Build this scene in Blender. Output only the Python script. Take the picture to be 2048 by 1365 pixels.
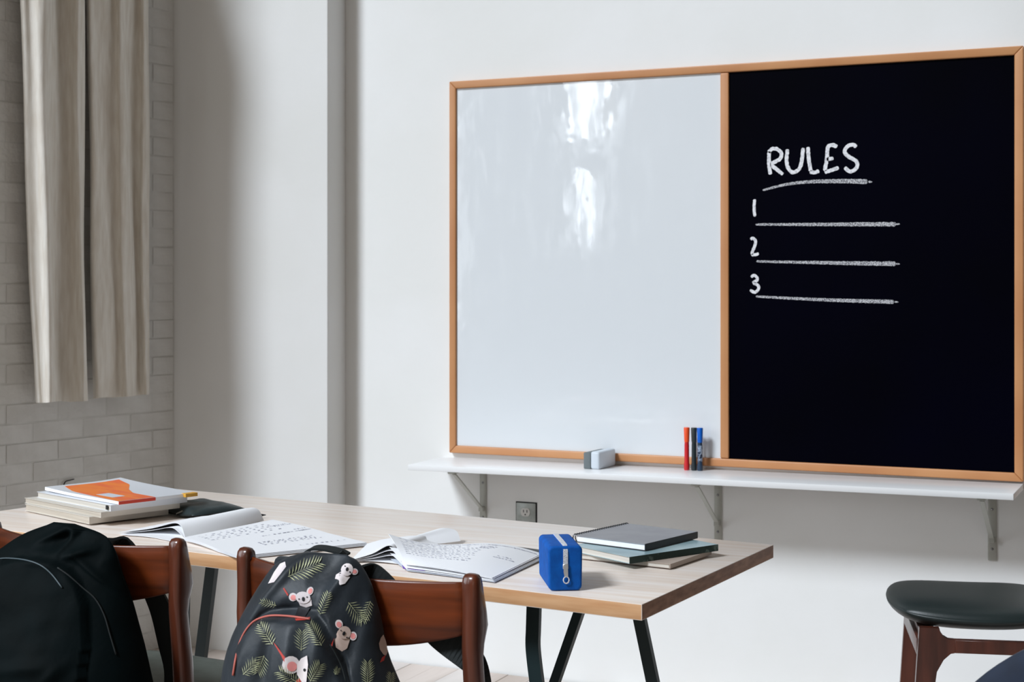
import bpy, bmesh, math, random
from mathutils import Vector, Matrix, noise
random.seed(7)
for o in list(bpy.data.objects): bpy.data.objects.remove(o)
S = bpy.context.scene
COL = S.collection
PI = math.pi
# ---------------------------------------------------------------- camera
FPX, HORIZ, YAW, CAMH = 3047.0, 572.0, math.radians(24.685), 1.3
cam = bpy.data.cameras.new('camera'); co = bpy.data.objects.new('camera', cam); COL.objects.link(co)
co.location = (0, 0, CAMH); co.rotation_euler = (PI/2, 0, YAW)
cam.sensor_width = 36; cam.lens = FPX/2048*36; cam.shift_y = -(682.5-HORIZ)/2048
cam.clip_start = .05
cam.dof.use_dof = True; cam.dof.focus_distance = 3.2; cam.dof.aperture_fstop = 9
S.camera = co
# ---------------------------------------------------------------- world, window and fill light, exposure
w = bpy.data.worlds.new('world'); S.world = w; w.use_nodes = True
bg = w.node_tree.nodes['Background']; bg.inputs[0].default_value = (1.0, .94, .84, 1); bg.inputs[1].default_value = .42
def area_light(name, loc, sy, sz, power, col, rot=(0, -PI/2, 0), spread=PI):
    l = bpy.data.lights.new(name, 'AREA'); l.shape = 'RECTANGLE'; l.size = sz; l.size_y = sy
    l.energy = power; l.color = col; l.spread = spread
    o = bpy.data.objects.new(name, l); COL.objects.link(o); o.location = loc; o.rotation_euler = rot
    return o
WINX = -5.0
KEYS = [(.25, 2.3, 1.0, 3.65, 85), (-3.40, 1.15, 2.6, 3.6, 42), (-3.33, .75, 1.65, 2.35, 16)]   # window y centre, width, z0, z1, power
sl = bpy.data.lights.new('hazy_sun', 'SUN'); sl.energy = 2.85; sl.angle = math.radians(13); sl.color = (.84, .915, 1.0)
so = bpy.data.objects.new('hazy_sun', sl); COL.objects.link(so); so.location = (-6, -6, 9)
so.rotation_euler = Vector((-.52, -1.0, 1.02)).to_track_quat('Z', 'Y').to_euler()
for i, (yc, wd, z0, z1, pw) in enumerate(KEYS):
    area_light('window_and_fill_light', (WINX-.12, yc, (z0+z1)/2), wd, z1-z0, pw, (.86, .93, 1.0))
area_light('window_and_fill_light', (1.0, -3.9, 2.3), 4.5, 2.4, 10, (1.0, .84, .66), (PI/2, 0, 0))  # added warm fill lamp behind the camera, no window known there
S.view_settings.view_transform = 'Standard'; S.view_settings.look = 'None'
S.view_settings.gamma = 1; S.view_settings.use_curve_mapping = False
S.view_settings.exposure = 0.06

# ---------------------------------------------------------------- helpers
FW = Vector((-math.sin(YAW), math.cos(YAW), 0)); RT = Vector((math.cos(YAW), math.sin(YAW), 0)); UP = Vector((0, 0, 1)); CC = Vector((0, 0, CAMH))
def ray(x, y): return FW + RT*((x-1024)/FPX) + UP*((HORIZ-y)/FPX)
def onz(x, y, z): d = ray(x, y); return CC + d*((z-CAMH)/d.z)
def ony(x, y, Y): d = ray(x, y); return CC + d*(Y/d.y)
def onplane(x, y, P, N): d = ray(x, y); return CC + d*((Vector(P)-CC).dot(N)/d.dot(N))

def srgb(r, g, b):
    f = lambda c: (c/255/12.92 if c/255 <= .04045 else ((c/255+.055)/1.055)**2.4)
    return (f(r), f(g), f(b), 1)
def mat(name, col, rough=.6, col2=None, scale=8, stretch=(1, 1, 1), bump=0, bscale=None, spec=.5, metal=0, detail=4, sheen=0, contrast=(.35, .65), wave=None, coat=0, bdist=.002):
    m = bpy.data.materials.new(name); m.use_nodes = True
    nt = m.node_tree; N = nt.nodes; L = nt.links; b = N['Principled BSDF']
    b.inputs['Base Color'].default_value = col; b.inputs['Roughness'].default_value = rough
    b.inputs['Specular IOR Level'].default_value = spec; b.inputs['Metallic'].default_value = metal
    if sheen: b.inputs['Sheen Weight'].default_value = sheen; b.inputs['Sheen Roughness'].default_value = .4
    if coat: b.inputs['Coat Weight'].default_value = coat; b.inputs['Coat Roughness'].default_value = .12
    tc = N.new('ShaderNodeTexCoord'); mp = N.new('ShaderNodeMapping'); mp.inputs['Scale'].default_value = stretch
    L.new(tc.outputs['Object'], mp.inputs[0])
    if col2:
        if wave:
            t = N.new('ShaderNodeTexWave'); t.wave_type = 'BANDS'; t.bands_direction = wave
            t.inputs['Scale'].default_value = scale; t.inputs['Distortion'].default_value = 5; t.inputs['Detail'].default_value = detail
            t.inputs['Detail Scale'].default_value = 1.5
            out = t.outputs['Fac'] if 'Fac' in t.outputs else t.outputs[1]
        else:
            t = N.new('ShaderNodeTexNoise'); t.inputs['Scale'].default_value = scale; t.inputs['Detail'].default_value = detail
            out = t.outputs['Fac'] if 'Fac' in t.outputs else t.outputs[0]
        L.new(mp.outputs[0], t.inputs['Vector'])
        r = N.new('ShaderNodeValToRGB'); r.color_ramp.elements[0].position = contrast[0]; r.color_ramp.elements[1].position = contrast[1]
        r.color_ramp.elements[0].color = col; r.color_ramp.elements[1].color = col2
        L.new(out, r.inputs[0]); L.new(r.outputs[0], b.inputs['Base Color'])
    if bump:
        t2 = N.new('ShaderNodeTexNoise'); t2.inputs['Scale'].default_value = bscale or scale*4; t2.inputs['Detail'].default_value = 5
        L.new(mp.outputs[0], t2.inputs['Vector'])
        bp = N.new('ShaderNodeBump'); bp.inputs['Strength'].default_value = bump; bp.inputs['Distance'].default_value = bdist
        L.new(t2.outputs[0], bp.inputs['Height']); L.new(bp.outputs[0], b.inputs['Normal'])
    return m
WHITE = (.80, .80, .79, 1)
M = {}
M['wall'] = mat('painted_plaster', (.85, .85, .84, 1), .75, (.82, .82, .80, 1), 2.5, bump=.25, bscale=35, spec=.2)
M['brick'] = mat('painted_brick', (.78, .77, .74, 1), .65, (.68, .665, .63, 1), 9, bump=.7, bscale=60, spec=.3, bdist=.003)
M['mortar'] = mat('painted_mortar', (.74, .73, .70, 1), .7, (.62, .61, .57, 1), 9, bump=.7, bscale=60, spec=.2)
M['ceiling'] = mat('ceiling_paint', (.30, .25, .19, 1), .9)
M['far'] = mat('room_paint', (.13, .10, .07, 1), .9)
M['plank'] = mat('worn_floor_plank', srgb(226, 219, 214), .6, srgb(198, 188, 182), 5, (1, .12, 1), .4, 60)
M['plank2'] = mat('worn_floor_plank_brown', srgb(220, 208, 200), .6, srgb(186, 172, 162), 6, (1, .12, 1), .4, 60)
M['sub'] = mat('floor_gap', srgb(70, 62, 55), .9)
M['oak'] = mat('oak_frame', srgb(203, 146, 98), .42, srgb(190, 130, 84), 14, (.25, 1, .25), .1, 80)
M['wboard'] = mat('whiteboard_enamel', srgb(225, 229, 232), .04, bump=0, spec=.5)
M['cboard'] = mat('chalkboard_black', srgb(0, 0, 5), .5, srgb(0, 0, 12), 1.3, spec=.03)
M['chalk'] = mat('chalk', srgb(235, 235, 238), .95, srgb(190, 190, 195), 160, contrast=(.45, .7), spec=.1)
M['chalk_thin'] = mat('chalk_thin', srgb(205, 205, 208), .95, srgb(70, 70, 78), 330, contrast=(.42, .62), spec=.1)
M['shelf'] = mat('white_laminate', (.84, .84, .84, 1), .32, spec=.4)
M['shelf_edge'] = mat('raw_shelf_edge', srgb(200, 184, 174), .6)
M['steel'] = mat('grey_steel', srgb(176, 176, 168), .42, metal=.35, spec=.5)
M['screw'] = mat('screw_steel', srgb(150, 150, 150), .25, metal=1)
M['dark_hole'] = mat('dark_slot', srgb(25, 25, 25), .8)
M['outlet_plate'] = mat('outlet_plate_metal', srgb(186, 190, 186), .4, srgb(160, 165, 160), 30, metal=.2)
M['outlet'] = mat('outlet_plastic', srgb(215, 213, 208), .4)
M['eraser_felt'] = mat('eraser_felt', srgb(110, 118, 120), .9, bump=.4, bscale=400)
M['eraser'] = mat('eraser_body', srgb(208, 216, 224), .5)
for k, c, b_ in (('red', (238, 84, 40), (200, 32, 38)), ('black', (45, 52, 52), (30, 42, 46)), ('blue', (0, 96, 200), (38, 60, 84))):
    M['cap_'+k] = mat('marker_cap_'+k, srgb(*c), .35); M['mk_'+k] = mat('marker_barrel_'+k, srgb(*b_), .35)
M['mk_label'] = mat('marker_label', srgb(150, 165, 185), .5, srgb(30, 45, 70), 120, contrast=(.45, .55))
M['table'] = mat('pale_butcher_block', srgb(248, 238, 230), .32, srgb(238, 221, 206), 6, (.5, 9, 9), .04, 20, spec=.5)
M['tedge'] = mat('table_edge_wood', srgb(220, 174, 130), .5, srgb(204, 152, 106), 6, (.6, 12, 12), .08, 20)
M['tend'] = mat('table_end_grain', srgb(176, 132, 104), .6, srgb(140, 100, 76), 14, (1, 1.5, 6), .1, 60)
M['leg'] = mat('dark_green_steel', srgb(28, 44, 46), .42, spec=.5)
M['teak'] = mat('teak', srgb(126, 56, 20), .34, srgb(70, 30, 11), 5, (.35, 1, 6), .05, 50, spec=.4, coat=.08)
M['teak_dark'] = mat('dark_teak', srgb(100, 50, 32), .28, srgb(70, 36, 24), 6, (5, 5, .5), .05, 50, spec=.5, coat=.3)
M['walnut'] = mat('walnut', srgb(92, 48, 35), .35, srgb(62, 33, 25), 6, (5, 5, .6), .05, 50, coat=.2)
M['vinyl_grey'] = mat('grey_green_upholstery', srgb(86, 94, 88), .6, srgb(72, 80, 74), 25, bump=.2, bscale=200)
M['vinyl_black'] = mat('black_vinyl', srgb(30, 40, 40), .42, bump=.1, bscale=220, spec=.45)
M['navy'] = mat('navy_velvet', srgb(22, 36, 58), .8, srgb(16, 28, 46), 20, sheen=.6)
M['pack_black'] = mat('black_canvas', srgb(3, 13, 15), .7, srgb(2, 9, 10), 12, bump=.25, bscale=30, spec=.07, bdist=.006)
M['pack_dark'] = mat('charcoal_print_cloth', srgb(42, 49, 56), .5, srgb(30, 36, 41), 14, bump=.3, bscale=22, sheen=.12, spec=.34, bdist=.008)
M['pack_lit_rim'] = mat('lit_rim_piping', srgb(70, 84, 90), .5)  # piping lightened to paint the lit rim of the black pocket
M['strap'] = mat('black_webbing', srgb(20, 27, 28), .8, bump=.2, bscale=300)
M['piping'] = mat('coral_piping', srgb(196, 104, 92), .6)
M['leafp'] = mat('printed_leaf_pale_green', srgb(206, 208, 168), .7, srgb(168, 172, 130), 60)
M['koala'] = mat('printed_white', srgb(236, 226, 224), .7, srgb(214, 204, 206), 40)
M['koala_tan'] = mat('printed_blush_grey', srgb(214, 190, 178), .7)
M['pink'] = mat('printed_pink', srgb(238, 150, 146), .7)
M['ink'] = mat('printed_black', srgb(14, 16, 24), .7)
M['redp'] = mat('printed_red', srgb(190, 62, 52), .7)
M['linen'] = mat('linen', srgb(236, 231, 222), .9, srgb(222, 214, 202), 60, (1, 1, .15), .5, 240, sheen=.2, spec=.1, bdist=.0015)
M['paper'] = mat('paper', srgb(246, 247, 250), .75, spec=.2)
M['paper_edge'] = mat('page_edges', srgb(222, 216, 206), .8, srgb(190, 184, 174), 3, (1, 1, 160))
M['paper_cream'] = mat('cream_page_edges', srgb(205, 196, 182), .8, srgb(170, 160, 146), 3, (1, 1, 160))
M['grey_card'] = mat('grey_card_cover', srgb(150, 150, 154), .55, srgb(142, 142, 147), 20)
M['cover_black'] = mat('black_cover', srgb(28, 30, 32), .5)
M['teal_cover'] = mat('pale_teal_cover', srgb(170, 192, 196), .35, srgb(132, 160, 168), 7, contrast=(.4, .62))
M['green_spine'] = mat('dark_green_spine', srgb(20, 50, 46), .5, srgb(90, 110, 105), 60, contrast=(.6, .68))
M['kraft'] = mat('brown_grey_cover', srgb(176, 160, 148), .6)
M['white_cover'] = mat('glossy_white_cover', srgb(226, 230, 236), .3)
M['cream_cover'] = mat('cream_cover', srgb(214, 208, 198), .5)
M['orange'] = mat('orange_print', srgb(250, 136, 56), .4, srgb(244, 112, 62), 9, (1, 4, 1), contrast=(.45, .6))
M['red_orange'] = mat('red_spine', srgb(216, 58, 28), .45)
M['yellow'] = mat('yellow_tab', srgb(226, 168, 62), .5)
M['lightblue_print'] = mat('pale_print', srgb(216, 222, 232), .4)
M['leather'] = mat('black_leather', srgb(42, 54, 56), .38, bump=.2, bscale=260, spec=.5)
M['blue'] = mat('blue_neoprene', srgb(0, 92, 182), .75, srgb(0, 80, 164), 60, bump=.25, bscale=500, spec=.25)
M['zip'] = mat('white_zipper_tape', srgb(228, 230, 236), .6, srgb(160, 164, 172), 500, contrast=(.5, .6), bump=.4, bscale=700)
M['zip_metal'] = mat('zipper_metal', srgb(210, 208, 205), .3, metal=.5)
M['textink'] = mat('print_ink', srgb(176, 178, 192), .8)
M['purple'] = mat('purple_print', srgb(112, 76, 168), .6)
M['wire'] = mat('dark_wire', srgb(40, 34, 32), .6)
M['brass'] = mat('curtain_rod_metal', srgb(60, 60, 60), .4, metal=.6)
M['glass'] = mat('window_frame_paint', srgb(120, 120, 118), .6)
# whiteboard gets faint streaky wear in its gloss
nt = M['wboard'].node_tree; N = nt.nodes; L = nt.links; b = N['Principled BSDF']
tc = N.new('ShaderNodeTexCoord'); mp = N.new('ShaderNodeMapping'); mp.inputs['Scale'].default_value = (9, 9, 2.2); L.new(tc.outputs['Object'], mp.inputs[0])
n1 = N.new('ShaderNodeTexNoise'); n1.inputs['Scale'].default_value = 2.2; n1.inputs['Detail'].default_value = 9; n1.inputs['Roughness'].default_value = .72; L.new(mp.outputs[0], n1.inputs['Vector'])
r1 = N.new('ShaderNodeValToRGB'); r1.color_ramp.elements[0].position = .46; r1.color_ramp.elements[0].color = (.025, .025, .025, 1); r1.color_ramp.elements[1].position = .6; r1.color_ramp.elements[1].color = (.16, .16, .16, 1)
L.new(n1.outputs[0], r1.inputs[0]); L.new(r1.outputs[0], b.inputs['Roughness'])
n2 = N.new('ShaderNodeTexNoise'); n2.inputs['Scale'].default_value = 9; L.new(tc.outputs['Object'], n2.inputs['Vector'])
bp = N.new('ShaderNodeBump'); bp.inputs['Strength'].default_value = .3; bp.inputs['Distance'].default_value = .0022; L.new(n2.outputs[0], bp.inputs['Height']); L.new(bp.outputs[0], b.inputs['Normal'])

def root_matrix(o):
    while o.parent: o = o.parent
    return Matrix.LocRotScale(o.location, o.rotation_euler, None)
def obj(name, V, F, m, parent=None, world=False, smooth=False, mats=None, fm=None):
    V = [Vector(v) for v in V]
    if parent and world:
        inv = root_matrix(parent).inverted(); V = [inv @ v for v in V]
    me = bpy.data.meshes.new(name); me.from_pydata([tuple(v) for v in V], [], F); me.update()
    bm = bmesh.new(); bm.from_mesh(me); bmesh.ops.recalc_face_normals(bm, faces=bm.faces); bm.to_mesh(me); bm.free()
    for mm in (mats or [m]): me.materials.append(mm)
    if fm:
        for p, i in zip(me.polygons, fm): p.material_index = i
    if smooth:
        for p in me.polygons: p.use_smooth = True
    o = bpy.data.objects.new(name, me); COL.objects.link(o)
    if parent: o.parent = parent
    return o
def tag(o, label, cat, group=None):
    o['label'] = label; o['category'] = cat
    if group: o['group'] = group
    return o
def thing(name, label, cat, loc, rz=0, group=None):
    o = bpy.data.objects.new(name, None); COL.objects.link(o); o.location = loc; o.rotation_euler = (0, 0, rz)
    o.empty_display_size = .05
    return tag(o, label, cat, group)
def struct(o): o['kind'] = 'structure'; return o
def center(o):
    "put a mesh thing's origin at its base centre"
    vs = [v.co for v in o.data.vertices]
    c = Vector(((min(v.x for v in vs)+max(v.x for v in vs))/2, (min(v.y for v in vs)+max(v.y for v in vs))/2, min(v.z for v in vs)))
    o.data.transform(Matrix.Translation(-c)); o.location = c; return o
def bevel(o, wdt=.003, seg=2, ang=.6):
    bm = bmesh.new(); bm.from_mesh(o.data)
    es = [e for e in bm.edges if len(e.link_faces) == 2 and e.calc_face_angle(0) > ang]
    bmesh.ops.bevel(bm, geom=es, offset=wdt, segments=seg, affect='EDGES', profile=.5, clamp_overlap=True)
    bm.to_mesh(o.data); bm.free()
    for p in o.data.polygons: p.use_smooth = True
    try:
        o.data.set_sharp_from_angle(angle=.7)
    except Exception: pass
    return o
BOXF = [(0, 3, 2, 1), (4, 5, 6, 7), (0, 1, 5, 4), (1, 2, 6, 5), (2, 3, 7, 6), (3, 0, 4, 7)]
def boxv(x0, y0, z0, x1, y1, z1): return [(x0, y0, z0), (x1, y0, z0), (x1, y1, z0), (x0, y1, z0), (x0, y0, z1), (x1, y0, z1), (x1, y1, z1), (x0, y1, z1)]
def box(name, p0, p1, m, parent=None, bev=.002, seg=2, world=False, mats=None, fm=None):
    o = obj(name, boxv(*p0, *p1), BOXF, m, parent, world, mats=mats, fm=fm)
    return bevel(o, bev, seg) if bev else o
def joinVF(parts):
    V = []; F = []
    for v, f in parts:
        n = len(V); V += [Vector(a) for a in v]; F += [tuple(i+n for i in q) for q in f]
    return V, F
def orient_box(a, b_, wid, thk, side=None, taper=(1, 1)):
    "bar from a to b with width along side and thickness across it"
    a = Vector(a); b_ = Vector(b_); d = (b_-a).normalized()
    s = Vector(side) if side else Vector((1, 0, 0)); s = (s-d*s.dot(d)).normalized(); t = d.cross(s)
    V = []
    for p, k in ((a, taper[0]), (b_, taper[1])):
        V += [p-s*wid/2*k-t*thk/2*k, p+s*wid/2*k-t*thk/2*k, p+s*wid/2*k+t*thk/2*k, p-s*wid/2*k+t*thk/2*k]
    return V, [(0, 3, 2, 1), (4, 5, 6, 7), (0, 1, 5, 4), (1, 2, 6, 5), (2, 3, 7, 6), (3, 0, 4, 7)]
def catmull(P, n=8):
    P = [Vector(p) for p in P]; Q = [P[0]*2-P[1]]+P+[P[-1]*2-P[-2]]; out = []
    for i in range(1, len(Q)-2):
        a, b_, c, d = Q[i-1], Q[i], Q[i+1], Q[i+2]
        for k in range(n):
            t = k/n
            out.append(.5*((2*b_)+(c-a)*t+(2*a-5*b_+4*c-d)*t*t+(3*b_-a-3*c+d)*t**3))
    out.append(P[-1]); return out
def tubeVF(P, r, n=8, cap=True):
    P = [Vector(p) for p in P]; V = []; F = []
    rs = r if hasattr(r, '__len__') else [r]*len(P)
    up = Vector((0, 0, 1)); prev = None
    for i, p in enumerate(P):
        d = (P[min(i+1, len(P)-1)]-P[max(i-1, 0)]).normalized()
        s = prev if prev else (d.cross(up) if abs(d.z) < .95 else d.cross(Vector((1, 0, 0))))
        s = (s-d*s.dot(d)).normalized(); prev = s; t = d.cross(s)
        for k in range(n):
            a = 2*PI*k/n; V.append(p+s*math.cos(a)*rs[i]+t*math.sin(a)*rs[i])
    for i in range(len(P)-1):
        for k in range(n): F.append((i*n+k, i*n+(k+1) % n, (i+1)*n+(k+1) % n, (i+1)*n+k))
    if cap: F.append(tuple(range(n))); F.append(tuple(range((len(P)-1)*n, len(P)*n)))
    return V, F
def ribbonVF(P, Nn, wid, thk):
    "flat strap along P with per-point side vectors Nn"
    V = []; F = []
    for i, p in enumerate(P):
        p = Vector(p); d = (Vector(P[min(i+1, len(P)-1)])-Vector(P[max(i-1, 0)])).normalized()
        s = Vector(Nn[i]); s = (s-d*s.dot(d)).normalized(); t = d.cross(s)
        wv = wid[i] if hasattr(wid, '__len__') else wid
        V += [p-s*wv/2-t*thk/2, p+s*wv/2-t*thk/2, p+s*wv/2+t*thk/2, p-s*wv/2+t*thk/2]
    n = len(P)
    for i in range(n-1):
        for k in range(4): F.append((i*4+k, i*4+(k+1) % 4, (i+1)*4+(k+1) % 4, (i+1)*4+k))
    F += [(3, 2, 1, 0), (n*4-4, n*4-3, n*4-2, n*4-1)]
    return V, F
def gridF(nu, nv, off=0):
    return [(off+i*nv+j, off+i*nv+j+1, off+(i+1)*nv+j+1, off+(i+1)*nv+j) for i in range(nu-1) for j in range(nv-1)]
def sheet(name, G, thk, m, parent, m2=None):
    "grid of points G[u][v] given thickness (a page, cloth panel) along -z / normal"
    nu, nv = len(G), len(G[0]); V = [p for row in G for p in row]
    o = obj(name, V, gridF(nu, nv), m, parent, world=True, smooth=True)
    bm = bmesh.new(); bm.from_mesh(o.data)
    md = o.modifiers.new('thick', 'SOLIDIFY'); md.thickness = thk; md.offset = 0; es = o.modifiers.new('edges', 'EDGE_SPLIT'); es.split_angle = .7
    bm.free(); return o
def lathe(name, prof, m, parent=None, n=20, loc=(0, 0, 0)):
    V = []; F = []
    for r, z in prof:
        for k in range(n): V.append((loc[0]+r*math.cos(2*PI*k/n), loc[1]+r*math.sin(2*PI*k/n), loc[2]+z))
    for i in range(len(prof)-1):
        for k in range(n): F.append((i*n+k, i*n+(k+1) % n, (i+1)*n+(k+1) % n, (i+1)*n+k))
    F.append(tuple(range(n-1, -1, -1))); F.append(tuple(range((len(prof)-1)*n, len(prof)*n)))
    o = obj(name, V, F, m, parent, smooth=True)
    try: o.data.set_sharp_from_angle(angle=.8)
    except Exception: pass
    return o
def smoothstep(a, b_, x):
    t = max(0, min(1, (x-a)/(b_-a))); return t*t*(3-2*t)
def interp(T, x):
    if x <= T[0][0]: return T[0][1]
    for (a, u), (b_, v) in zip(T, T[1:]):
        if x <= b_: return u+(v-u)*(x-a)/(b_-a)
    return T[-1][1]

# ================================================================ the room
D = 4.627                       # face of the board wall
DB = D-.12                      # face of the projecting wall pier in the corner
CH = 5.6                        # ceiling
XB = -2.771                     # right edge of the projecting pier
CX = -3.418                     # corner with the brick wall
struct(obj('wall_back', boxv(XB-.9, D, -.1, 4.2, D+.25, CH), BOXF, M['wall']))
o = struct(box('wall_pier', (CX-.25, DB, -.1), (XB, D+.05, CH), M['wall'], bev=.004, seg=3)); o.name = 'wall_corner'
# ceiling with an added rectangular opening at the left rear that lets the sun in
V, F = [], []
for x0, y0, x1, y1 in ((-5.25, 2.0, 4.2, D+.3), (-1.85, -4.3, 4.2, 2.0)):
    n = len(V); V += boxv(x0, y0, CH, x1, y1, CH+.15); F += [tuple(i+n for i in q) for q in BOXF]
struct(obj('ceiling', V, F, M['ceiling']))
struct(obj('wall_right', boxv(4.0, -4.3, -.1, 4.2, D, CH), BOXF, M['far']))
# rear wall behind the camera with a wide low opening for the added fill lamp
def wall_with_holes(name, axis, pos, thk, a0, a1, holes, m):
    "wall on x=pos (axis 'x') or y=pos, from a0 to a1, holes=(u0,u1,z0,z1)"
    parts = []
    us = sorted(set([a0, a1]+[h[0] for h in holes]+[h[1] for h in holes])); zs = sorted(set([-.1, CH]+[h[2] for h in holes]+[h[3] for h in holes]))
    for u0, u1 in zip(us, us[1:]):
        for z0, z1 in zip(zs, zs[1:]):
            if any(h[0] <= u0 and u1 <= h[1] and h[2] <= z0 and z1 <= h[3] for h in holes): continue
            parts.append((boxv(pos, u0, z0, pos+thk, u1, z1) if axis == 'x' else boxv(u0, pos, z0, u1, pos+thk, z1), BOXF))
    V, F = joinVF(parts); return struct(obj(name, V, F, m))
wall_with_holes('wall_far_left', 'x', WINX-.25, .25, -4.3, 3.4, [(yc-wd/2, yc+wd/2, z0, z1) for yc, wd, z0, z1, pw in KEYS]+[(-3.9, 1.4, 3.65, 5.6)], M['far'])  # last hole: unseen high opening added so the sun reaches the table
wall_with_holes('wall_rear', 'y', -4.3, .25, -5.25, 4.2, [(-1.3, 3.3, 1.1, 3.5)], M['far'])
for i, (yc, wd, z0, z1, pw) in enumerate(KEYS):      # window frames with one thin mullion bar across
    parts = [(boxv(WINX-.2, yc-wd/2, z, WINX-.16, yc+wd/2, z+.04), BOXF) for z in (z0, z1-.04)]
    parts += [(boxv(WINX-.2, y, z0, WINX-.16, y+.03, z1), BOXF) for y in (yc-wd/2, yc+wd/2-.03)]
    V, F = joinVF(parts); o = struct(obj('window_%d' % (i+1), V, F, M['glass']))
# brick return wall in the corner: starts at the corner, runs towards the camera, painted white
vpL = (RT*((3193-1024)/FPX)+FW).normalized()         # direction of its courses
dl = -vpL; nl = Vector((0, 0, 1)).cross(dl)          # away from the corner / into the room
if nl.x < 0: nl = -nl
LC = Vector((CX, DB, 0)); LW = .92
def lw(s, d, z): return LC+dl*s+nl*d+Vector((0, 0, z))
V = [lw(-.1, -.25, -.1), lw(LW, -.25, -.1), lw(LW, -.0016, -.1), lw(-.1, -.0016, -.1), lw(-.1, -.25, CH), lw(LW, -.25, CH), lw(LW, -.0016, CH), lw(-.1, -.0016, CH)]
wl = struct(obj('wall_brick', V, BOXF, M['mortar'])); wl.name = 'wall_left'
fw = struct(obj('wall_return', boxv(WINX-.25, 3.4, -.1, -3.75, 3.6, CH), BOXF, M['far'])); fw.name = 'wall_return'
bmesh_cache = {}
def brick_mesh(L_):
    k = round(L_, 3)
    if k not in bmesh_cache:
        me = bpy.data.meshes.new('brick'); me.from_pydata(boxv(0, -.004, 0, L_, 0, .0628), [], BOXF)
        bm = bmesh.new(); bm.from_mesh(me); bmesh.ops.recalc_face_normals(bm, faces=bm.faces)
        es = [e for e in bm.edges if all(abs(v.co.y) < 1e-6 for v in e.verts)]
        bmesh.ops.bevel(bm, geom=es, offset=.0020, segments=2, affect='EDGES'); bm.to_mesh(me); bm.free()
        me.materials.append(M['brick']); bmesh_cache[k] = me
    return bmesh_cache[k]
ang = math.atan2(dl.y, dl.x)
for c in range(44):
    z = c*.0655; s = .006
    offs = .1 if c % 2 else .2
    first = True
    while s < LW-.03:
        L_ = min((offs if first else .205), LW-s-.002); first = False
        if c == 0 or True:
            o = bpy.data.objects.new('brick', brick_mesh(L_-.0035)); COL.objects.link(o)
            d = random.uniform(-.0012, .0012)
            p = lw(s, d, z+random.uniform(-.0008, .0008)); o.location = p; o.rotation_euler = (0, 0, ang)
            # local +y of the brick points into the room
            if (Matrix.Rotation(ang, 3, 'Z') @ Vector((0, 1, 0))).dot(nl) < 0:
                o.scale = (1, -1, 1)
            o.parent = wl
        s += L_
# floor
fl = struct(obj('floor', boxv(-5.3, -4.3, -.14, 4.2, D, -.006), BOXF, M['sub']))
pm = {}
x = -3.7; k = 0
def plank(x0, x1, y0, y1, m, dz):
    o = obj('plank', boxv(x0+.0012, y0+.001, -.02, x1-.0012, y1-.001, dz), BOXF, m, fl)
while x < 1.4:
    wd = .092
    cuts = [1.9, 2.6+random.random()*.9, 3.6+random.random()*.7, D-.006]
    for a, b_ in zip(cuts, cuts[1:]):
        plank(x, x+wd, a, b_, M['plank'] if random.random() < .6 else M['plank2'], random.uniform(-.0015, .0005))
    x += wd
for a in range(6):
    pass
big = obj('floorboards', *joinVF([(boxv(-5.2, -4.2+i*.5, -.02, 4.1, -3.706+i*.5, -.001), BOXF) for i in range(12)]), M['plank'], fl)
big['kind'] = 'stuff'

# crack / wire in the painted brick wall
P = [lw(.86, .004, z) for z in ()]
n_ = nl
pts = [onplane(x_, y_, lw(0, .006, 0), nl) for x_, y_ in ((126, 985), (127, 973), (131, 964), (140, 961), (148, 959))]
V, F = tubeVF(catmull(pts, 4), .0022, 6)
tag(center(obj('wire_hook', V, F, M['wire'], smooth=True)), 'tiny dark bent wire hook on the painted brick wall behind the books', 'hook')

# curtains in front of the brick wall
def curtain(label, prof, ztop=2.75):
    "prof: (px_top, px_bottom, depth); hem line by pixel row on the wall plane"
    root = thing('curtain', label, 'curtain', lw(.4, .06, .9), 0, 'linen curtain panels')
    nz = 46; G = []
    tops = []; bots = []
    for pt_, pb, d, yb in prof:
        a = onplane(pt_, 0, lw(0, d, 0), nl); b_ = onplane(pb, yb, lw(0, d, 0), nl)
        tops.append(((a-LC).dot(dl), d)); bots.append(((b_-LC).dot(dl), b_.z))
    cp = catmull([Vector((t[0], t[1], 0)) for t in tops], 6); cb = catmull([Vector((b_[0], t[1], b_[1])) for t, b_ in zip(tops, bots)], 6)
    for i in range(nz):
        f = i/(nz-1); row = []
        for a, b_ in zip(cp, cb):
            e = f**1.5
            s = a.x+(b_.x-a.x)*f; d = a.y*(1-.15*math.sin(f*PI))+.005*math.sin(f*9+a.x*50)
            z = ztop+(b_.z-ztop)*f
            p = lw(s, d, z); q = noise.noise(Vector((s*14, z*3, 1.7)))*.006*f
            row.append(p+nl*q)
        G.append(row)
    o = sheet('curtain_cloth', G, .003, M['linen'], root)
    # hem band
    G2 = [[p+nl*.0025 for p in r_] for r_ in G[-2:]]
    # header tape and rings
    for j in range(0, len(G[0]), 12):
        c = G[0][j]
        V, F = tubeVF([c+Vector((0, 0, .012))+dl*.0+(nl*math.cos(a)+Vector((0, 0, 1))*math.sin(a))*.018 for a in [2*PI*k/10 for k in range(11)]], .002, 6, False)
        obj('curtain_ring', V, F, M['brass'], root, world=True, smooth=True)
    return root
curtain('pale linen curtain panel nearest the left edge with a bright broad fold', [
    (30, 71, .045, 806), (38, 76, .07, 806), (55, 86, .085, 806), (82, 96, .125, 806), (101, 103, .135, 805), (106, 107, .10, 804), (118, 122, .06, 803), (136, 138, .062, 804), (146, 150, .075, 804), (160, 168, .12, 803), (170, 174, .075, 802)])
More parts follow.
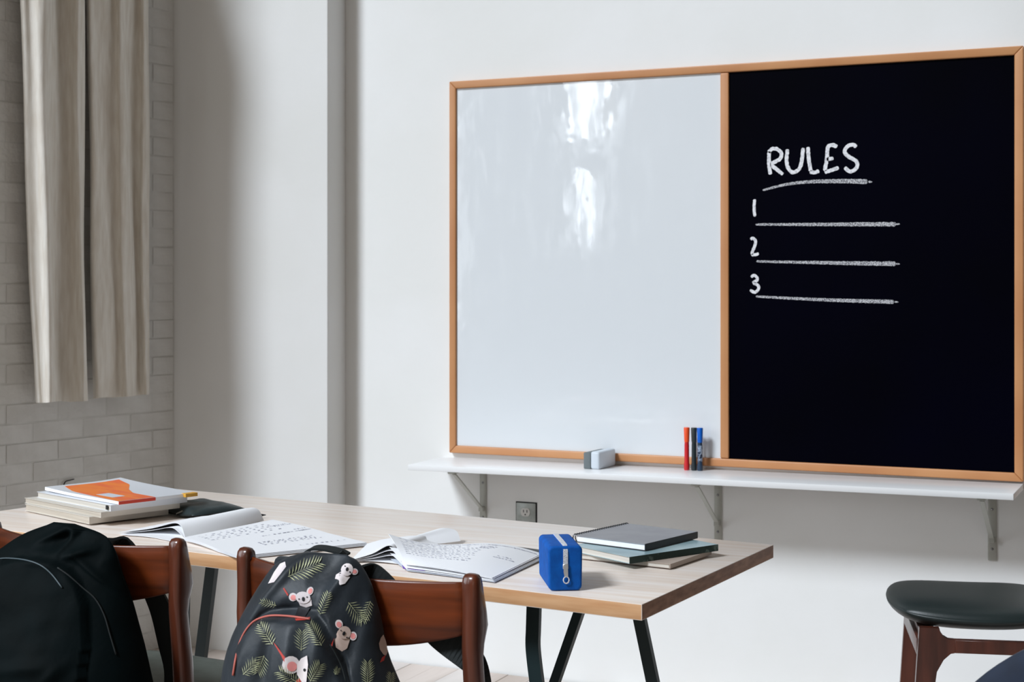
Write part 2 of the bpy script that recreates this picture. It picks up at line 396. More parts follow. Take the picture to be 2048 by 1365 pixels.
curtain('linen curtain panel beside the room corner with narrow soft folds', [
    (173, 188, .05, 798), (178, 194, .075, 797), (190, 206, .08, 796), (222, 235, .07, 795), (234, 248, .085, 794), (240, 254, .105, 794), (256, 264, .09, 793), (264, 274, .055, 791), (282, 284, .06, 790), (290, 292, .09, 790), (301, 301, .075, 789)])
rod = thing('curtain_rod', 'dark metal curtain rod above the linen panels on the brick wall', 'curtain rod', lw(.4, .06, 2.76))
V, F = tubeVF([lw(.0, .085, 2.775), lw(.45, .085, 2.775), lw(.9, .085, 2.775)], .008, 10); obj('rod', V, F, M['brass'], rod, world=True, smooth=True)
for s in (.08, .82):
    V, F = tubeVF([lw(s, -.002, 2.775), lw(s, .085, 2.775)], .005, 8); obj('rod_holder', V, F, M['brass'], rod, world=True, smooth=True)

# ================================================================ board
YF = D-.020
pL, pR = ony(898, 161.5, YF), ony(2047, 93, YF); qL, qR = ony(898, 908.5, YF), ony(2047, 962.4, YF)
bx0, bx1 = pL.x, pR.x; bz0 = (qL.z+qR.z)/2; bz1 = (pL.z+pR.z)/2; FWD = .0255
bd = thing('board', 'large oak framed board, white enamel left side and black chalk side', 'board', ((bx0+bx1)/2, D-.01, bz0))
def frame_bar(quad):
    V = [(x_, YF, z_) for x_, z_ in quad]+[(x_, D, z_) for x_, z_ in quad]
    o = obj('frame_rail', V, [(0, 1, 2, 3), (4, 7, 6, 5), (0, 4, 5, 1), (1, 5, 6, 2), (2, 6, 7, 3), (3, 7, 4, 0)], M['oak'], bd, world=True)
    return bevel(o, .0035, 3)
i0, i1, j0, j1 = bx0+FWD, bx1-FWD, bz0+FWD, bz1-FWD
frame_bar([(bx0, bz1), (bx1, bz1), (i1, j1), (i0, j1)]); frame_bar([(bx0, bz0), (i0, j0), (i1, j0), (bx1, bz0)])
frame_bar([(bx0, bz0), (bx0, bz1), (i0, j1), (i0, j0)]); frame_bar([(bx1, bz0), (i1, j0), (i1, j1), (bx1, bz1)])
mx0, mx1 = ony(1440, 500, YF).x, ony(1457, 500, YF).x
mu = obj('mullion', boxv(mx0, YF+.001, j0+.001, mx1, D-.001, j1-.001), BOXF, M['oak'], bd, world=True); bevel(mu, .0035, 3)
obj('whiteboard_panel', boxv(i0-.002, YF+.008, j0-.002, mx0+.002, YF+.014, j1+.002), BOXF, M['wboard'], bd, world=True)
cb = obj('chalkboard_panel', boxv(mx1-.002, YF+.008, j0-.002, i1+.002, YF+.014, j1+.002), BOXF, M['cboard'], bd, world=True)
# chalk writing
YC = YF+.0076
def cpt(x_, y_): p = ony(1440+x_/3.412, 240+y_/3.412, YC); return Vector((p.x, 0, p.z))
def stroke(pts, w0=22, w1=None, seed=0, n=10):
    P = catmull([cpt(*p) for p in pts], n)
    # resample finely
    Q = [P[0]]
    for p in P[1:]:
        while (p-Q[-1]).length > .0035: Q.append(Q[-1]+(p-Q[-1]).normalized()*.003)
    k = 1/3.412/FPX*4.7*1.1; V = []; n_ = len(Q)
    for i, p in enumerate(Q):
        d = (Q[min(i+1, n_-1)]-Q[max(i-1, 0)]).normalized(); s = Vector((-d.z, 0, d.x))
        f = i/(n_-1); wd = (w0 if w1 is None else w0+(w1-w0)*f)*k/2
        if i in (0, n_-1): wd *= .55
        a = 1+.28*noise.noise(Vector((i*.55, seed*7.3, 1))); b_ = 1+.28*noise.noise(Vector((i*.6, seed*3.1, 9)))
        V += [p+s*wd*a+Vector((0, YC, 0)), p-s*wd*b_+Vector((0, YC, 0))]
    F = [(2*i, 2*i+1, 2*i+3, 2*i+2) for i in range(n_-1)]
    return V, F
letters = {
 'chalk_letter_r': [[(336, 215), (334, 300), (345, 378)], [(330, 222), (355, 198), (392, 200), (420, 232), (405, 270), (350, 302), (390, 340), (436, 376)]],
 'chalk_letter_u': [[(460, 200), (454, 280), (468, 335), (500, 358), (540, 335), (558, 280), (568, 188)]],
 'chalk_letter_l': [[(600, 185), (606, 270), (620, 352)], [(612, 356), (650, 358), (682, 344)]],
 'chalk_letter_e': [[(800, 182), (768, 172), (736, 184), (730, 260), (714, 355)], [(728, 270), (776, 262)], [(714, 358), (765, 342), (815, 324)]],
 'chalk_letter_s': [[(930, 186), (906, 168), (866, 184), (850, 220), (880, 252), (925, 278), (938, 308), (920, 340), (884, 352), (846, 320)]],
 'chalk_number_one': [[(237, 542), (232, 600), (238, 662)]],
 'chalk_number_two': [[(210, 818), (224, 806), (242, 824), (240, 852), (222, 898), (216, 922)], [(214, 922), (240, 920), (270, 912)]],
 'chalk_number_three': [[(212, 1074), (232, 1060), (254, 1078), (250, 1098), (226, 1112), (258, 1128), (264, 1152), (238, 1178), (202, 1160)]]}
for i, (nm, st) in enumerate(letters.items()):
    V, F = joinVF([stroke(s_, 23 if i < 5 else 19, None, i*5+j) for j, s_ in enumerate(st)])
    obj(nm, V, F, M['chalk'], cb, world=True)
for i, (pts, w0, w1) in enumerate([([(292, 480), (450, 441), (620, 422), (860, 418), (1012, 422)], 12, 30), ([(243, 714), (700, 714), (1100, 712), (1200, 712)], 13, 27), ([(248, 966), (750, 976), (1200, 983)], 13, 27), ([(245, 1206), (700, 1228), (1190, 1243)], 13, 25)]):
    V, F = stroke(pts, w0, w1, 40+i); obj('chalk_line', V, F, M['chalk_thin'], cb, world=True)
    e = pts[-1]; V, F = stroke([e, (e[0]+30, e[1]-2 if i == 1 else e[1]+1)], w1*.5, 6, 60+i); obj('chalk_line', V, F, M['chalk_thin'], cb, world=True)

# ================================================================ shelf, brackets, outlet
SD = .25; sy = D-SD
a = ony(815.5, 930, sy); b_ = ony(2027, 988.5, sy)
sh = thing('wall_shelf', 'long narrow white shelf board under the framed board', 'shelf', ((a.x+b_.x)/2, D-SD/2, .71))
V = []
for dz in (-.018, 0):
    V += [(a.x, sy, a.z+dz), (b_.x, sy, b_.z+dz), (b_.x, D, b_.z+dz), (a.x, D, a.z+dz)]
o = obj('shelf_board', V, BOXF, M['shelf'], sh, world=True, mats=[M['shelf'], M['shelf_edge']], fm=[0, 0, 0, 1, 0, 0]); bevel(o, .0015, 2)
def shz(x): return a.z+(b_.z-a.z)*(x-a.x)/(b_.x-a.x)
brl = ['grey steel shelf bracket at the left end of the white shelf', 'grey steel shelf bracket in the middle of the white shelf', 'grey steel shelf bracket near the right end of the white shelf']
for bx, lb in zip((-2.232, -1.412, -.583), brl):
    zt = shz(bx)-.018; zb = zt-.212; hw = .0125
    br = thing('shelf_bracket', lb, 'bracket', (bx, D, zb), 0, 'shelf brackets')
    o = box('wall_plate', (bx-hw, D-.006, zb), (bx+hw, D, zt-.0005), M['steel'], br, .003, 2, True)
    o = box('support_arm', (bx-hw, sy+.006, zt-.0065), (bx+hw, D-.0065, zt-.0005), M['steel'], br, .002, 2, True)
    V, F = orient_box((bx, sy+.03, zt-.009), (bx, D-.012, zt-.150), .014, .005, (1, 0, 0)); bevel(obj('brace', V, F, M['steel'], br, world=True), .001, 1)
    V, F = orient_box((bx, D-.024, zt-.149), (bx, D-.006, zt-.149), .016, .016, (1, 0, 0)); bevel(obj('brace_foot', V, F, M['steel'], br, world=True), .001, 1)
    for dz in (.01, .062, .178):
        z = zt-dz-.012 if dz < .02 else zt-dz
        V = [Vector((bx, D-.006, z))]; F = []
        for r, h in ((.0045, 0), (.0036, .0028), (.0015, .004)):
            V += [Vector((bx+math.cos(2*PI*k/10)*r, D-.0055-h, z+math.sin(2*PI*k/10)*r)) for k in range(10)]
        for q in range(2): F += [(1+q*10+k, 1+q*10+(k+1) % 10, 11+q*10+(k+1) % 10, 11+q*10+k) for k in range(10)]
        F.append(tuple(range(21, 31)))
        obj('screw', V[:], F, M['screw'], br, world=True, smooth=True)
# outlet
ot = thing('wall_outlet', 'grey metal duplex power outlet on the wall behind the table', 'outlet', (-2.074, D, .462))
box('cover_plate', (-2.109, D-.007, .462), (-2.039, D, .577), M['outlet_plate'], ot, .003, 2, True)
box('outlet_box', (-2.113, D-.0005, .458), (-2.034, D-.004+.006, .581), M['dark_hole'], ot, .001, 1, True)
for zc in (.547, .494):
    V = []; n = 24
    for yy in (D-.0095, D-.004):
        for k in range(n):
            t = 2*PI*k/n; V.append((-2.074+.0168*math.cos(t), yy, zc+max(-.0135, min(.0135, .0168*math.sin(t)))))
    F = [tuple(range(n)), tuple(range(n, 2*n))]+[(k, (k+1) % n, n+(k+1) % n, n+k) for k in range(n)]
    rc = obj('receptacle', V, F, M['outlet'], ot, world=True)
    for dx in (-.0063, .0063): obj('slot', boxv(-2.074+dx-.0014, D-.0099, zc-.001, -2.074+dx+.0014, D-.0090, zc+.008), BOXF, M['dark_hole'], rc, world=True)
    V, F = tubeVF([(-2.074, D-.0099, zc-.0075), (-2.074, D-.009, zc-.0075)], .0026, 10); obj('ground_hole', V, F, M['dark_hole'], rc, world=True)

# eraser and markers on the shelf
ez = shz(-1.78)
er = thing('whiteboard_eraser', 'grey and white whiteboard eraser standing on the white shelf', 'eraser', (-1.777, D-.085, ez), math.radians(-4))
box('eraser_felt', (-.030, -.062, 0), (-.005, .062, .052), M['eraser_felt'], er, .003)
box('eraser_grip', (-.0055, -.062, .0), (.026, .062, .056), M['eraser'], er, .007, 3)
for (px, k, lb) in ((1373.5, 'red', 'red dry erase marker standing cap up on the white shelf'), (1388, 'black', 'black dry erase marker standing between the red and blue ones'), (1400, 'blue', 'blue dry erase marker standing cap up, nearest the chalk side')):
    p = ony(px, 900, D-.055); z = shz(p.x)
    mk = thing('marker', lb, 'marker', (p.x, p.y, z), 0, 'dry erase markers')
    lathe('barrel', [(.0078, 0), (.0088, .002), (.0088, .018), (.0076, .024), (.0074, .080), (.0066, .090)], M['mk_'+k], mk)
    lathe('cap', [(.0076, .088), (.0080, .092), (.0094, .132), (.0086, .134)], M['cap_'+k], mk)
    if k == 'blue': lathe('label', [(.0079, .028), (.00795, .029), (.00795, .078), (.0079, .079)], M['mk_label'], mk)

# ================================================================ table
TC = {'nr': Vector((-.91, 2.527, .738)), 'fr': Vector((-.866, 3.232, .735)), 'fl': Vector((-2.633, 3.432, .746)), 'nl': Vector((-2.70, 2.716, .744))}
TC['nr'] = onz(1284, 1209.6, .739); TC['fr'] = onz(1547, 1090, .736); TC['fl'] = onz(331, 976.5, .745); TC['nl'] = onz(-144, 1042.5, .744)
tb = thing('table', 'long pale wooden worktable with a thick top on dark metal legs', 'table', ((TC['nr']+TC['fl'])/2*1).to_tuple()[:2]+(0,), 0)
nx = 1
V = []
for dz in (-.029, 0): V += [TC[k]+Vector((0, 0, dz)) for k in ('nl', 'nr', 'fr', 'fl')]
o = obj('table_top', V, BOXF, M['table'], tb, world=True, mats=[M['table'], M['tedge'], M['tend']], fm=[0, 0, 1, 2, 1, 2]); bevel(o, .0012, 2)
def tz(x, y):
    "height of the table top at x, y"
    n = (TC['nr']-TC['fl']).cross(TC['fr']-TC['nl']); return TC['nr'].z-(n.x*(x-TC['nr'].x)+n.y*(y-TC['nr'].y))/n.z
def leg(p0, p1, w0=.026, w1=.026, thk=.012, bend=None, side=(1, 0, 0)):
    "steel leg from the top's underside to the floor"
    P = [Vector(p0)]+([Vector(q) for q in bend] if bend else [])+[Vector(p1)]
    P = catmull(P[:-1], 6)+[P[-1]] if bend else P
    V, F = ribbonVF(P, [side]*len(P), w0, thk); obj('leg', V, F, M['leg'], tb, world=True)
def ext(pa, pb, Y, Y2=None, ztop=.71):
    a = ony(*pa, Y); b_ = ony(*pb, Y2 or Y); d = b_-a
    return a+d*((ztop-a.z)/d.z), a+d*((0-a.z)/d.z)
a0, a1 = ext((1070, 1220), (1074, 1365), 2.68); m1 = ony(1066, 1285, 2.68)
leg(a0, a1, .027, .027, .012, [ony(1067, 1256, 2.68), ony(1066, 1290, 2.68), ony(1069, 1325, 2.68), ony(1074, 1365, 2.68)])
a0, a1 = ext((1158, 1227), (1110, 1365), 2.93); leg(a0, a1, .019, .019, .02)
a0, a1 = ext((1280, 1240), (1306, 1365), 2.74); leg(a0, a1, .023, .023, .014)
c0 = ext((1158, 1227), (1110, 1365), 2.93)[0]
a2, a3 = ext((1400, 1240), (1440, 1365), 3.12); 
a0, a1 = ext((424, 1137), (403, 1307), 3.12); leg(a0, a1, .028, .028, .016)
a0 = Vector((-2.50, 2.86, .71)); leg(a0, (-2.56, 2.82, 0)); leg((-2.45, 3.28, .71), (-2.50, 3.33, 0))
for xa, xb in ((-1.25, -.95), (-2.56, -2.26)):
    pass
box('cross_bar', (-1.245, 2.66, .690), (-1.215, 3.10, .7125), M['leg'], tb, .001, 1, True)
box('cross_bar', (-1.06, 2.72, .690), (-1.03, 3.02, .7125), M['leg'], tb, .001, 1, True)
box('cross_bar', (-2.53, 2.84, .692), (-2.49, 3.30, .7165), M['leg'], tb, .001, 1, True)

# ---------------------------------------------------------------- books
def rect_from(cx, cy, rz): return Matrix.Translation((cx, cy, 0)) @ Matrix.Rotation(rz, 4, 'Z')
def book(label, cx, cy, rz, lx, ly, z, th, cover, pages, spine='-x', cth=.0012, cat='book', spinemat=None, group=None, name='book', curl=None):
    root = thing(name, label, cat, (cx, cy, z), rz, group)
    def G(o):
        if curl:
            bm = bmesh.new(); bm.from_mesh(o.data)
            bmesh.ops.subdivide_edges(bm, edges=[e for e in bm.edges if abs((e.verts[0].co-e.verts[1].co).x) > lx*.3], cuts=14)
            for v in bm.verts: v.co.z += curl(v.co.x/lx, v.co.z/th)
            bm.to_mesh(o.data); bm.free()
        return o
    G(box('page_block', (-lx/2+.002, -ly/2+.002, cth), (lx/2-.002, ly/2-.002, th-cth), pages, root, 0))
    G(box('back_cover', (-lx/2, -ly/2, 0), (lx/2, ly/2, cth), cover, root, 0))
    c = G(box('front_cover', (-lx/2, -ly/2, th-cth), (lx/2, ly/2, th), cover, root, 0))
    sm = spinemat or cover
    if spine == '-y': G(box('spine', (-lx/2, -ly/2-.0015, 0), (lx/2, -ly/2, th), sm, root, 0))
    elif spine == '-x': G(box('spine', (-lx/2-.0015, -ly/2, 0), (-lx/2, ly/2, th), sm, root, 0))
    elif spine == '+x': G(box('spine', (lx/2, -ly/2, 0), (lx/2+.0015, ly/2, th), sm, root, 0))
    return root, c
def center_of(*pts): return sum((Vector(p) for p in pts), Vector())/len(pts)
# right stack
z0 = tz(-1.05, 2.95)+.0012
book('thin brown-grey booklet at the bottom of the right-hand stack', -1.063, 2.975, math.radians(-8), .205, .190, z0, .009, M['kraft'], M['paper_edge'], '+x', .0008)
z1 = z0+.0096
r1_, _ = book('pale teal paperback with dark green spine under the grey notebook', -1.068, 2.983, math.radians(-28), .178, .245, z1, .0135, M['teal_cover'], M['paper_edge'], '+x', .0008, spinemat=M['green_spine'])
z2 = z1+.014
nb = thing('spiral_notebook', 'grey spiral notebook on top of the right-hand stack', 'notebook', (-1.103, 3.025, z2), math.radians(-14))
box('page_block', (-.082, -.098, .0012), (.0885, .098, .0130), M['paper'], nb, .0006, 1)
box('back_cover', (-.092, -.1, 0), (.09, .1, .0012), M['cover_black'], nb, 0)
box('front_cover', (-.092, -.1, .0130), (.09, .1, .0142), M['grey_card'], nb, 0)
box('cover_binding_strip', (.0885, -.1, .0012), (.0903, .1, .0142), M['cover_black'], nb, 0)
for k in range(24):
    y = -.094+k*.0082
    V, F = tubeVF([(-.089+.0075*math.cos(t), y+.0015*math.sin(t/2), .0072+.0088*math.sin(t)) for t in [2*PI*q/10 for q in range(11)]], .0011, 5, False)
    obj('spiral_ring', V, F, M['cover_black'], nb, smooth=True)

# left stack, bottom to top
bz = tz(-2.45, 2.95)+.0015
cl = lambda a: (lambda u, w_: a*max(0, -u+.05)**2*2)
book('thick cream paperback at the bottom of the left-hand stack', -2.476, 2.955, math.radians(-20), .305, .213, bz, .0165, M['cream_cover'], M['paper_cream'], '+x', .001, curl=lambda u, w_: 0)
bz2 = bz+.017
book('cream-edged workbook second from the bottom of the left-hand stack', -2.466, 2.962, math.radians(-19), .350, .215, bz2, .0125, M['cream_cover'], M['paper_cream'], '+x', .0008)
bz3 = bz2+.013
r3, _ = book('white paperback lying directly beneath the orange magazine', -2.446, 2.975, math.radians(-19), .335, .210, bz3, .0145, M['white_cover'], M['paper_edge'], '+x', .0008)
box('spine_label', (.150, -.1068, .003), (.158, -.1049, .0125), M['cover_black'], r3, 0)
bz4 = bz3+.0153
mg = thing('magazine', 'curled magazine with orange and white cover on the left-hand stack', 'magazine', (-2.428, 2.985, bz4), math.radians(-19))
def mag_z(u, v): return .0035*max(0, -u*2)**2*1.0+.016*max(0, v-.1)**1.5*max(0, .45-u)  # edges lift
def mg_patch(name, u0, u1, v0, v1, m, lift, nu=14, nv=8):
    G = []
    for i in range(nu):
        u = u0+(u1-u0)*i/(nu-1)
        G.append([Vector((u*.335, (v0+(v1-v0)*j/(nv-1))*.213, .0075+lift+mag_z(u, v0+(v1-v0)*j/(nv-1)))) for j in range(nv)])
    M4 = root_matrix(mg); G = [[M4 @ p for p in r_] for r_ in G]
    return sheet(name, G, .0004, m, mg)
def mg_block():
    nu, nv = 14, 8; V = []
    for top in (0, 1):
        for i in range(nu):
            u = -.5+i/(nu-1)
            for j in range(nv):
                v = -.5+j/(nv-1); V.append((u*.335, v*.213, (.0072 if top else .0005)+mag_z(u, v)*(1 if top else .75)))
    F = gridF(nu, nv)+gridF(nu, nv, nu*nv)
    n = nu*nv
    for i in range(nu-1):
        F.append((i*nv, (i+1)*nv, n+(i+1)*nv, n+i*nv)); F.append((i*nv+nv-1, (i+1)*nv+nv-1, n+(i+1)*nv+nv-1, n+i*nv+nv-1))
    for j in range(nv-1):
        F.append((j, j+1, n+j+1, n+j)); k = (nu-1)*nv; F.append((k+j, k+j+1, n+k+j+1, n+k+j))
    return obj('page_block', V, F, M['paper'], mg, smooth=False)
mg_block()
mg_patch('front_cover', -.5, .5, -.5, .5, M['white_cover'], 0)
# orange field: band along the near side with a curved upper border, printed on the cover
G = []
for i in range(22):
    u = -.44+.93*i/21; vt = interp([(-.44, .42), (-.2, .33), (0, .12), (.2, -.02), (.5, -.03)], u); vb = interp([(-.44, -.30), (-.2, -.42), (.5, -.5)], u)
    G.append([root_matrix(mg) @ Vector((u*.335, v*.213, .0080+mag_z(u, v))) for v in [vb+(vt-vb)*j/7 for j in range(8)]])
sheet('orange_print', G, .0002, M['orange'], mg)
G = []
for i in range(8):
    u = .08+.22*i/7; G.append([root_matrix(mg) @ Vector((u*.335, v*.213, .0083+mag_z(u, v))) for v in (-.38, -.30, -.22)])
sheet('white_print_bar', G, .0002, M['lightblue_print'], mg)
box('spine', (.1675, -.107, .0003), (.169, -.008, .0078), M['red_orange'], mg, 0)
box('yellow_tab', (.160, .070, .0005), (.178, .104, .0088), M['yellow'], mg, 0)
# black pouch
c = onz(404, 1017, .757)
po = thing('zip_pouch', 'flat black leather zip pouch lying beside the left-hand book stack', 'pouch', (-2.255, 3.078, tz(-2.25, 3.08)+.001), math.radians(-26))
nu, nv = 22, 14; V = []
for sgn in (0, 1):
    for i in range(nu):
        u = -1+2*i/(nu-1)
        for j in range(nv):
            v = -1+2*j/(nv-1)
            h = (1-abs(u)**4)*(1-abs(v)**3); puff = .022*h**.6*(1+.22*noise.noise(Vector((u*2.2, v*2, 3)))) if h > 0 else 0
            lift = .006*max(0, u)**2
            V.append((u*.1, v*.078*(1-.03*abs(u)), lift+(.0035+puff if sgn else .0025)))
F = gridF(nu, nv)+gridF(nu, nv, nu*nv); n = nu*nv
for i in range(nu-1):
    F.append((i*nv, (i+1)*nv, n+(i+1)*nv, n+i*nv)); F.append((i*nv+nv-1, (i+1)*nv+nv-1, n+(i+1)*nv+nv-1, n+i*nv+nv-1))
for j in range(nv-1):
    F.append((j, j+1, n+j+1, n+j)); k = (nu-1)*nv; F.append((k+j, k+j+1, n+k+j+1, n+k+j))
obj('pouch_body', V, F, M['leather'], po, smooth=True)
V, F = tubeVF([(u*.1, -.079, .004+.006*max(0, u)**2) for u in (-1, -.5, 0, .5, 1)], .0022, 6); obj('zipper', V, F, M['strap'], po, smooth=True)
V, F = orient_box((.028, -.080, .006), (.042, -.064, .016), .006, .0015, (1, 0, 0)); obj('zipper_pull', V, F, M['zip_metal'], po)

# ---------------------------------------------------------------- open workbooks
def marks(G, rows, parent, name='printed_text', m='textink', lift=.0012, seed=1, w_=.0018):
    "little printed dashes on a page grid; rows = (u, v0, v1, step, length)"
    rnd = random.Random(seed); nu, nv = len(G), len(G[0]); parts = []
    def at(u, v):
        u = max(0, min(.9999, u))*(nu-1); v = max(0, min(.9999, v))*(nv-1); i, j = int(u), int(v); fu, fv = u-i, v-j
        return G[i][j]*(1-fu)*(1-fv)+G[i+1][j]*fu*(1-fv)+G[i][j+1]*(1-fu)*fv+G[i+1][j+1]*fu*fv+Vector((0, 0, lift))
    for u, v0, v1, st, ln in rows:
        v = v0
        while v < v1:
            l = ln*rnd.uniform(.5, 1.2); du = .003+rnd.random()*.004
            parts.append(([at(u-du, v), at(u-du, v+l), at(u+du, v+l), at(u+du, v)], [(0, 1, 2, 3)])); v += st*rnd.uniform(.7, 1.4)
    V, F = joinVF(parts); o = obj(name, V, F, M[m], parent, world=True); o['kind'] = 'stuff'; return o
def bil(A, B, C_, D_, nu, nv, f=None):
    G = []
    for i in range(nu):
        u = i/(nu-1); r = []
        for j in range(nv):
            v = j/(nv-1); p = A*(1-u)*(1-v)+B*(1-u)*v+C_*u*v+D_*u*(1-v)
            if f: p = p+Vector((0, 0, f(u, v)))
            r.append(p)
        G.append(r)
    return G
def T(x_, y_, h):
    "point of a page lying h above the table top"
    q = onz(x_, y_, .742+h); return onz(x_, y_, tz(q.x, q.y)+h+.0003)
w1 = thing('open_workbook', 'open workbook with curled left pages beside the black pouch', 'workbook', (-1.95, 2.83, .742))
A, B, C_, D_ = T(366, 1076, .008), T(545, 1040, .008), T(734, 1086, .006), T(478, 1113, .006)
for k in range(5):
    h = -.0012*k; ss = Vector((.0015*k, -.0012*k, 0))
    G = bil(A+Vector((0, 0, h))+ss, B+Vector((0, 0, h))+ss, C_+Vector((0, 0, h))+ss, D_+Vector((0, 0, h))+ss, 14, 8, lambda u, v: .004*math.sin(PI*min(1, u*1.6))*.6)
    sheet('right_page', G, .0005, M['paper'], w1)
    if k == 0: G0 = G
marks(G0, [(.10+.055*i, .10, .8, .07, .03) for i in range(5)]+[(.62+.03*i, .35, .85, .05, .02) for i in range(4)]+[(.2, .75, .95, .02, .014), (.23, .8, .97, .02, .012), (.4, .85, .97, .02, .012), (.45, .5, .97, .035, .03), (.86, .55, .95, .04, .02)], w1, seed=4)
# curled left pages, lofted between a near and a far section
def loft(sec0, sec1, n=9, fine=6):
    a = catmull(sec0, fine); b_ = catmull(sec1, fine)
    return [[a[j]+(b_[j]-a[j])*(i/(n-1)) for j in range(len(a))] for i in range(n)]
nearS = [T(236, 1066, .003), T(300, 1058, .012), T(345, 1047, .026), T(362, 1053, .024), T(370, 1076, .005)]
farS = [T(395, 1034, .004), T(435, 1030, .014), T(488, 1018, .034), T(515, 1019, .033), T(528, 1042, .006)]
G = loft(nearS, farS); sheet('curled_page', G, .0006, M['paper'], w1)
near2 = [T(240, 1068, .0015), T(300, 1062, .008), T(340, 1056, .018), T(356, 1064, .014), T(368, 1078, .004)]
far2 = [T(400, 1036, .001), T(440, 1033, .008), T(490, 1026, .022), T(512, 1032, .018), T(526, 1043, .004)]
sheet('inner_page', loft(near2, far2), .0006, M['paper'], w1)
near3 = [T(240, 1070, .0007), T(300, 1075, .0007), T(345, 1083, .0007), T(372, 1080, .0015)]
far3 = [T(405, 1038, .0007), T(450, 1042, .0007), T(500, 1044, .0007), T(528, 1045, .0015)]
sheet('workbook_cover', loft(near3, far3), .0006, M['paper'], w1)
pn = thing('pencil', 'dark tipped pencil poking out behind the curled workbook page', 'pencil', onz(500, 1030, .746))
q0, q1 = T(440, 1034, .006), T(522, 1031, .006); dd_ = (q1-q0).normalized()
V, F = tubeVF([q0, q1], .0036, 6); obj('pencil_body', V, F, M['kraft'], pn, world=True)
V, F = tubeVF([q1, q1+dd_*.012], [.0034, .0008], 6); obj('pencil_tip', V, F, M['ink'], pn, world=True)

w2 = thing('open_workbook', 'open workbook with fanned pages and a lifted printed sheet beside the pencil case', 'workbook', (-1.42, 2.8, .742))
A, B, C_, D_ = T(777, 1069, .055), T(1084, 1108, .010), T(984, 1157, .008), T(810, 1128, .014)
Gp = bil(A, B, C_, D_, 14, 16, lambda u, v: -.009*math.sin(2*PI*v)*(1-u)+.004*math.sin(PI*u)*(1-v)+.003*u*math.sin(PI*v))
sheet('right_page', Gp, .0006, M['paper'], w2)
for k in range(1, 5):
    G = [[p+Vector((.002*k, -.0015*k, -.0014*k)) if True else p for p in r_] for r_ in Gp]
    if k > 1: G = [[Vector((p.x, p.y, max(.7415+.0012*(5-k), .742+(p.z-.742)*(1-.22*k)))) for p in r_] for r_ in G]
    sheet('under_page', G, .0005, M['paper'] if k < 4 else M['lightblue_print'], w2)
marks(Gp, [(.14, .1, .55, .045, .020), (.155, .1, .5, .045, .018)]+[(.22+.065*i, .06, .62, .03, .022) for i in range(8)]+[(.14+.03*i, .62, .72, .02, .015) for i in range(3)]+[(.45, .78, .93, .02, .02), (.4, .8, .93, .03, .02)], w2, seed=9, lift=.0014)
marks(Gp, [(.07, .06, .97, .014, .016)], w2, 'printed_border', 'textink', .0013, 2)
# fan of curved pages at the left of the spine
for k, (hx, hy, hz) in enumerate([(785, 1092, .032), (788, 1102, .024), (790, 1112, .014), (800, 1128, .002)]):
    ns = [T(702, 1121+k*.8, .006-.0013*k), T(745, 1108+k*5, .018-.005*k), T(hx-8, hy, hz), T(hx+12, hy+14-k*3, hz*.5), T(806, 1131, .005-.001*k)]
    fs = [T(735, 1088, .006-.0013*k), T(775, 1078+k*2, .014-.003*k), T(838-0, 1072+k*3, .020-.005*k), T(862, 1078+k*2, .010-.0023*k), T(880, 1086, .004-.0008*k)]
    G = loft(ns, fs); sheet('fanned_page', G, .0006, M['paper'], w2)
ns = [T(826, 1083, .004), T(846, 1066, .024), T(880, 1060, .028), T(893, 1072, .014), T(893, 1086, .003)]
fs = [T(846, 1076, .004), T(872, 1060, .024), T(904, 1056, .028), T(920, 1066, .016), T(921, 1080, .003)]
ns = [T(786, 1094, .003), T(792, 1086, .010), T(808, 1080, .015), T(824, 1083, .011), T(834, 1094, .003)]
fs = [T(858, 1080, .004), T(860, 1066, .018), T(884, 1057, .028), T(912, 1062, .022), T(921, 1083, .004)]
sheet('curled_page', loft(ns, fs), .0006, M['paper'], w2)
V = []
G = bil(T(802, 1122, .012), T(812, 1116, .016), T(850, 1142, .006), T(806, 1138, .004), 4, 4); sheet('purple_print', G, .0005, M['purple'], w2)
# dark tablet sleeve poking out beyond it
bk2 = thing('notebook', 'thin black notebook lying under the lifted workbook sheet', 'notebook', (-1.342, 2.944, tz(-1.34, 2.9)+.0008), math.radians(-13))
box('cover', (-.06, -.12, 0), (.11, 0, .0012), M['cover_black'], bk2, 0); box('page_block', (-.058, -.118, .0012), (.108, -.0005, .0036), M['paper_edge'], bk2, 0); box('front_cover', (-.06, -.12, .0036), (.11, 0, .0046), M['cover_black'], bk2, 0)

# ---------------------------------------------------------------- pencil case
pc = thing('pencil_case', 'bright blue zipped pencil case standing at the table edge', 'pencil case', (-1.114, 2.640, tz(-1.1, 2.63)+.0005), math.radians(31))
def pc_sec(y, k=1.0):
    # rounded-rectangle section in x,z; slightly wider at the top
    out = []; n = 8; r = .009
    for cx_, cz_, a0 in ((1, 1, 0), (-1, 1, 1), (-1, 0, 2), (1, 0, 3)):
        for q in range(n):
            t = (a0+q/(n-1))*PI/2; hx = (.032 if cz_ else .031)*k
            zc = (.082-r)*1 if cz_ else r
            zc = .041+(zc-.041)*k
            out.append((cx_*(hx-r)+r*math.cos(t)*k, y, zc+r*math.sin(t)*k))
    return out
V = []; ns_ = 0; secs = [(-.0700, .88), (-.0697, .93), (-.0685, .97), (-.066, .995), (-.06, 1), (-.02, 1.0), (.02, 1.0), (.06, 1), (.066, .995), (.0685, .97), (.0697, .93), (.070, .88)]
for y, k in secs: V += pc_sec(y, k)
n = 32; F = []
for i in range(len(secs)-1):
    for j in range(n): F.append((i*n+j, i*n+(j+1) % n, (i+1)*n+(j+1) % n, (i+1)*n+j))
F.append(tuple(range(n))); F.append(tuple(range((len(secs)-1)*n, len(secs)*n)))
obj('case_body', V, F, M['blue'], pc, smooth=True)
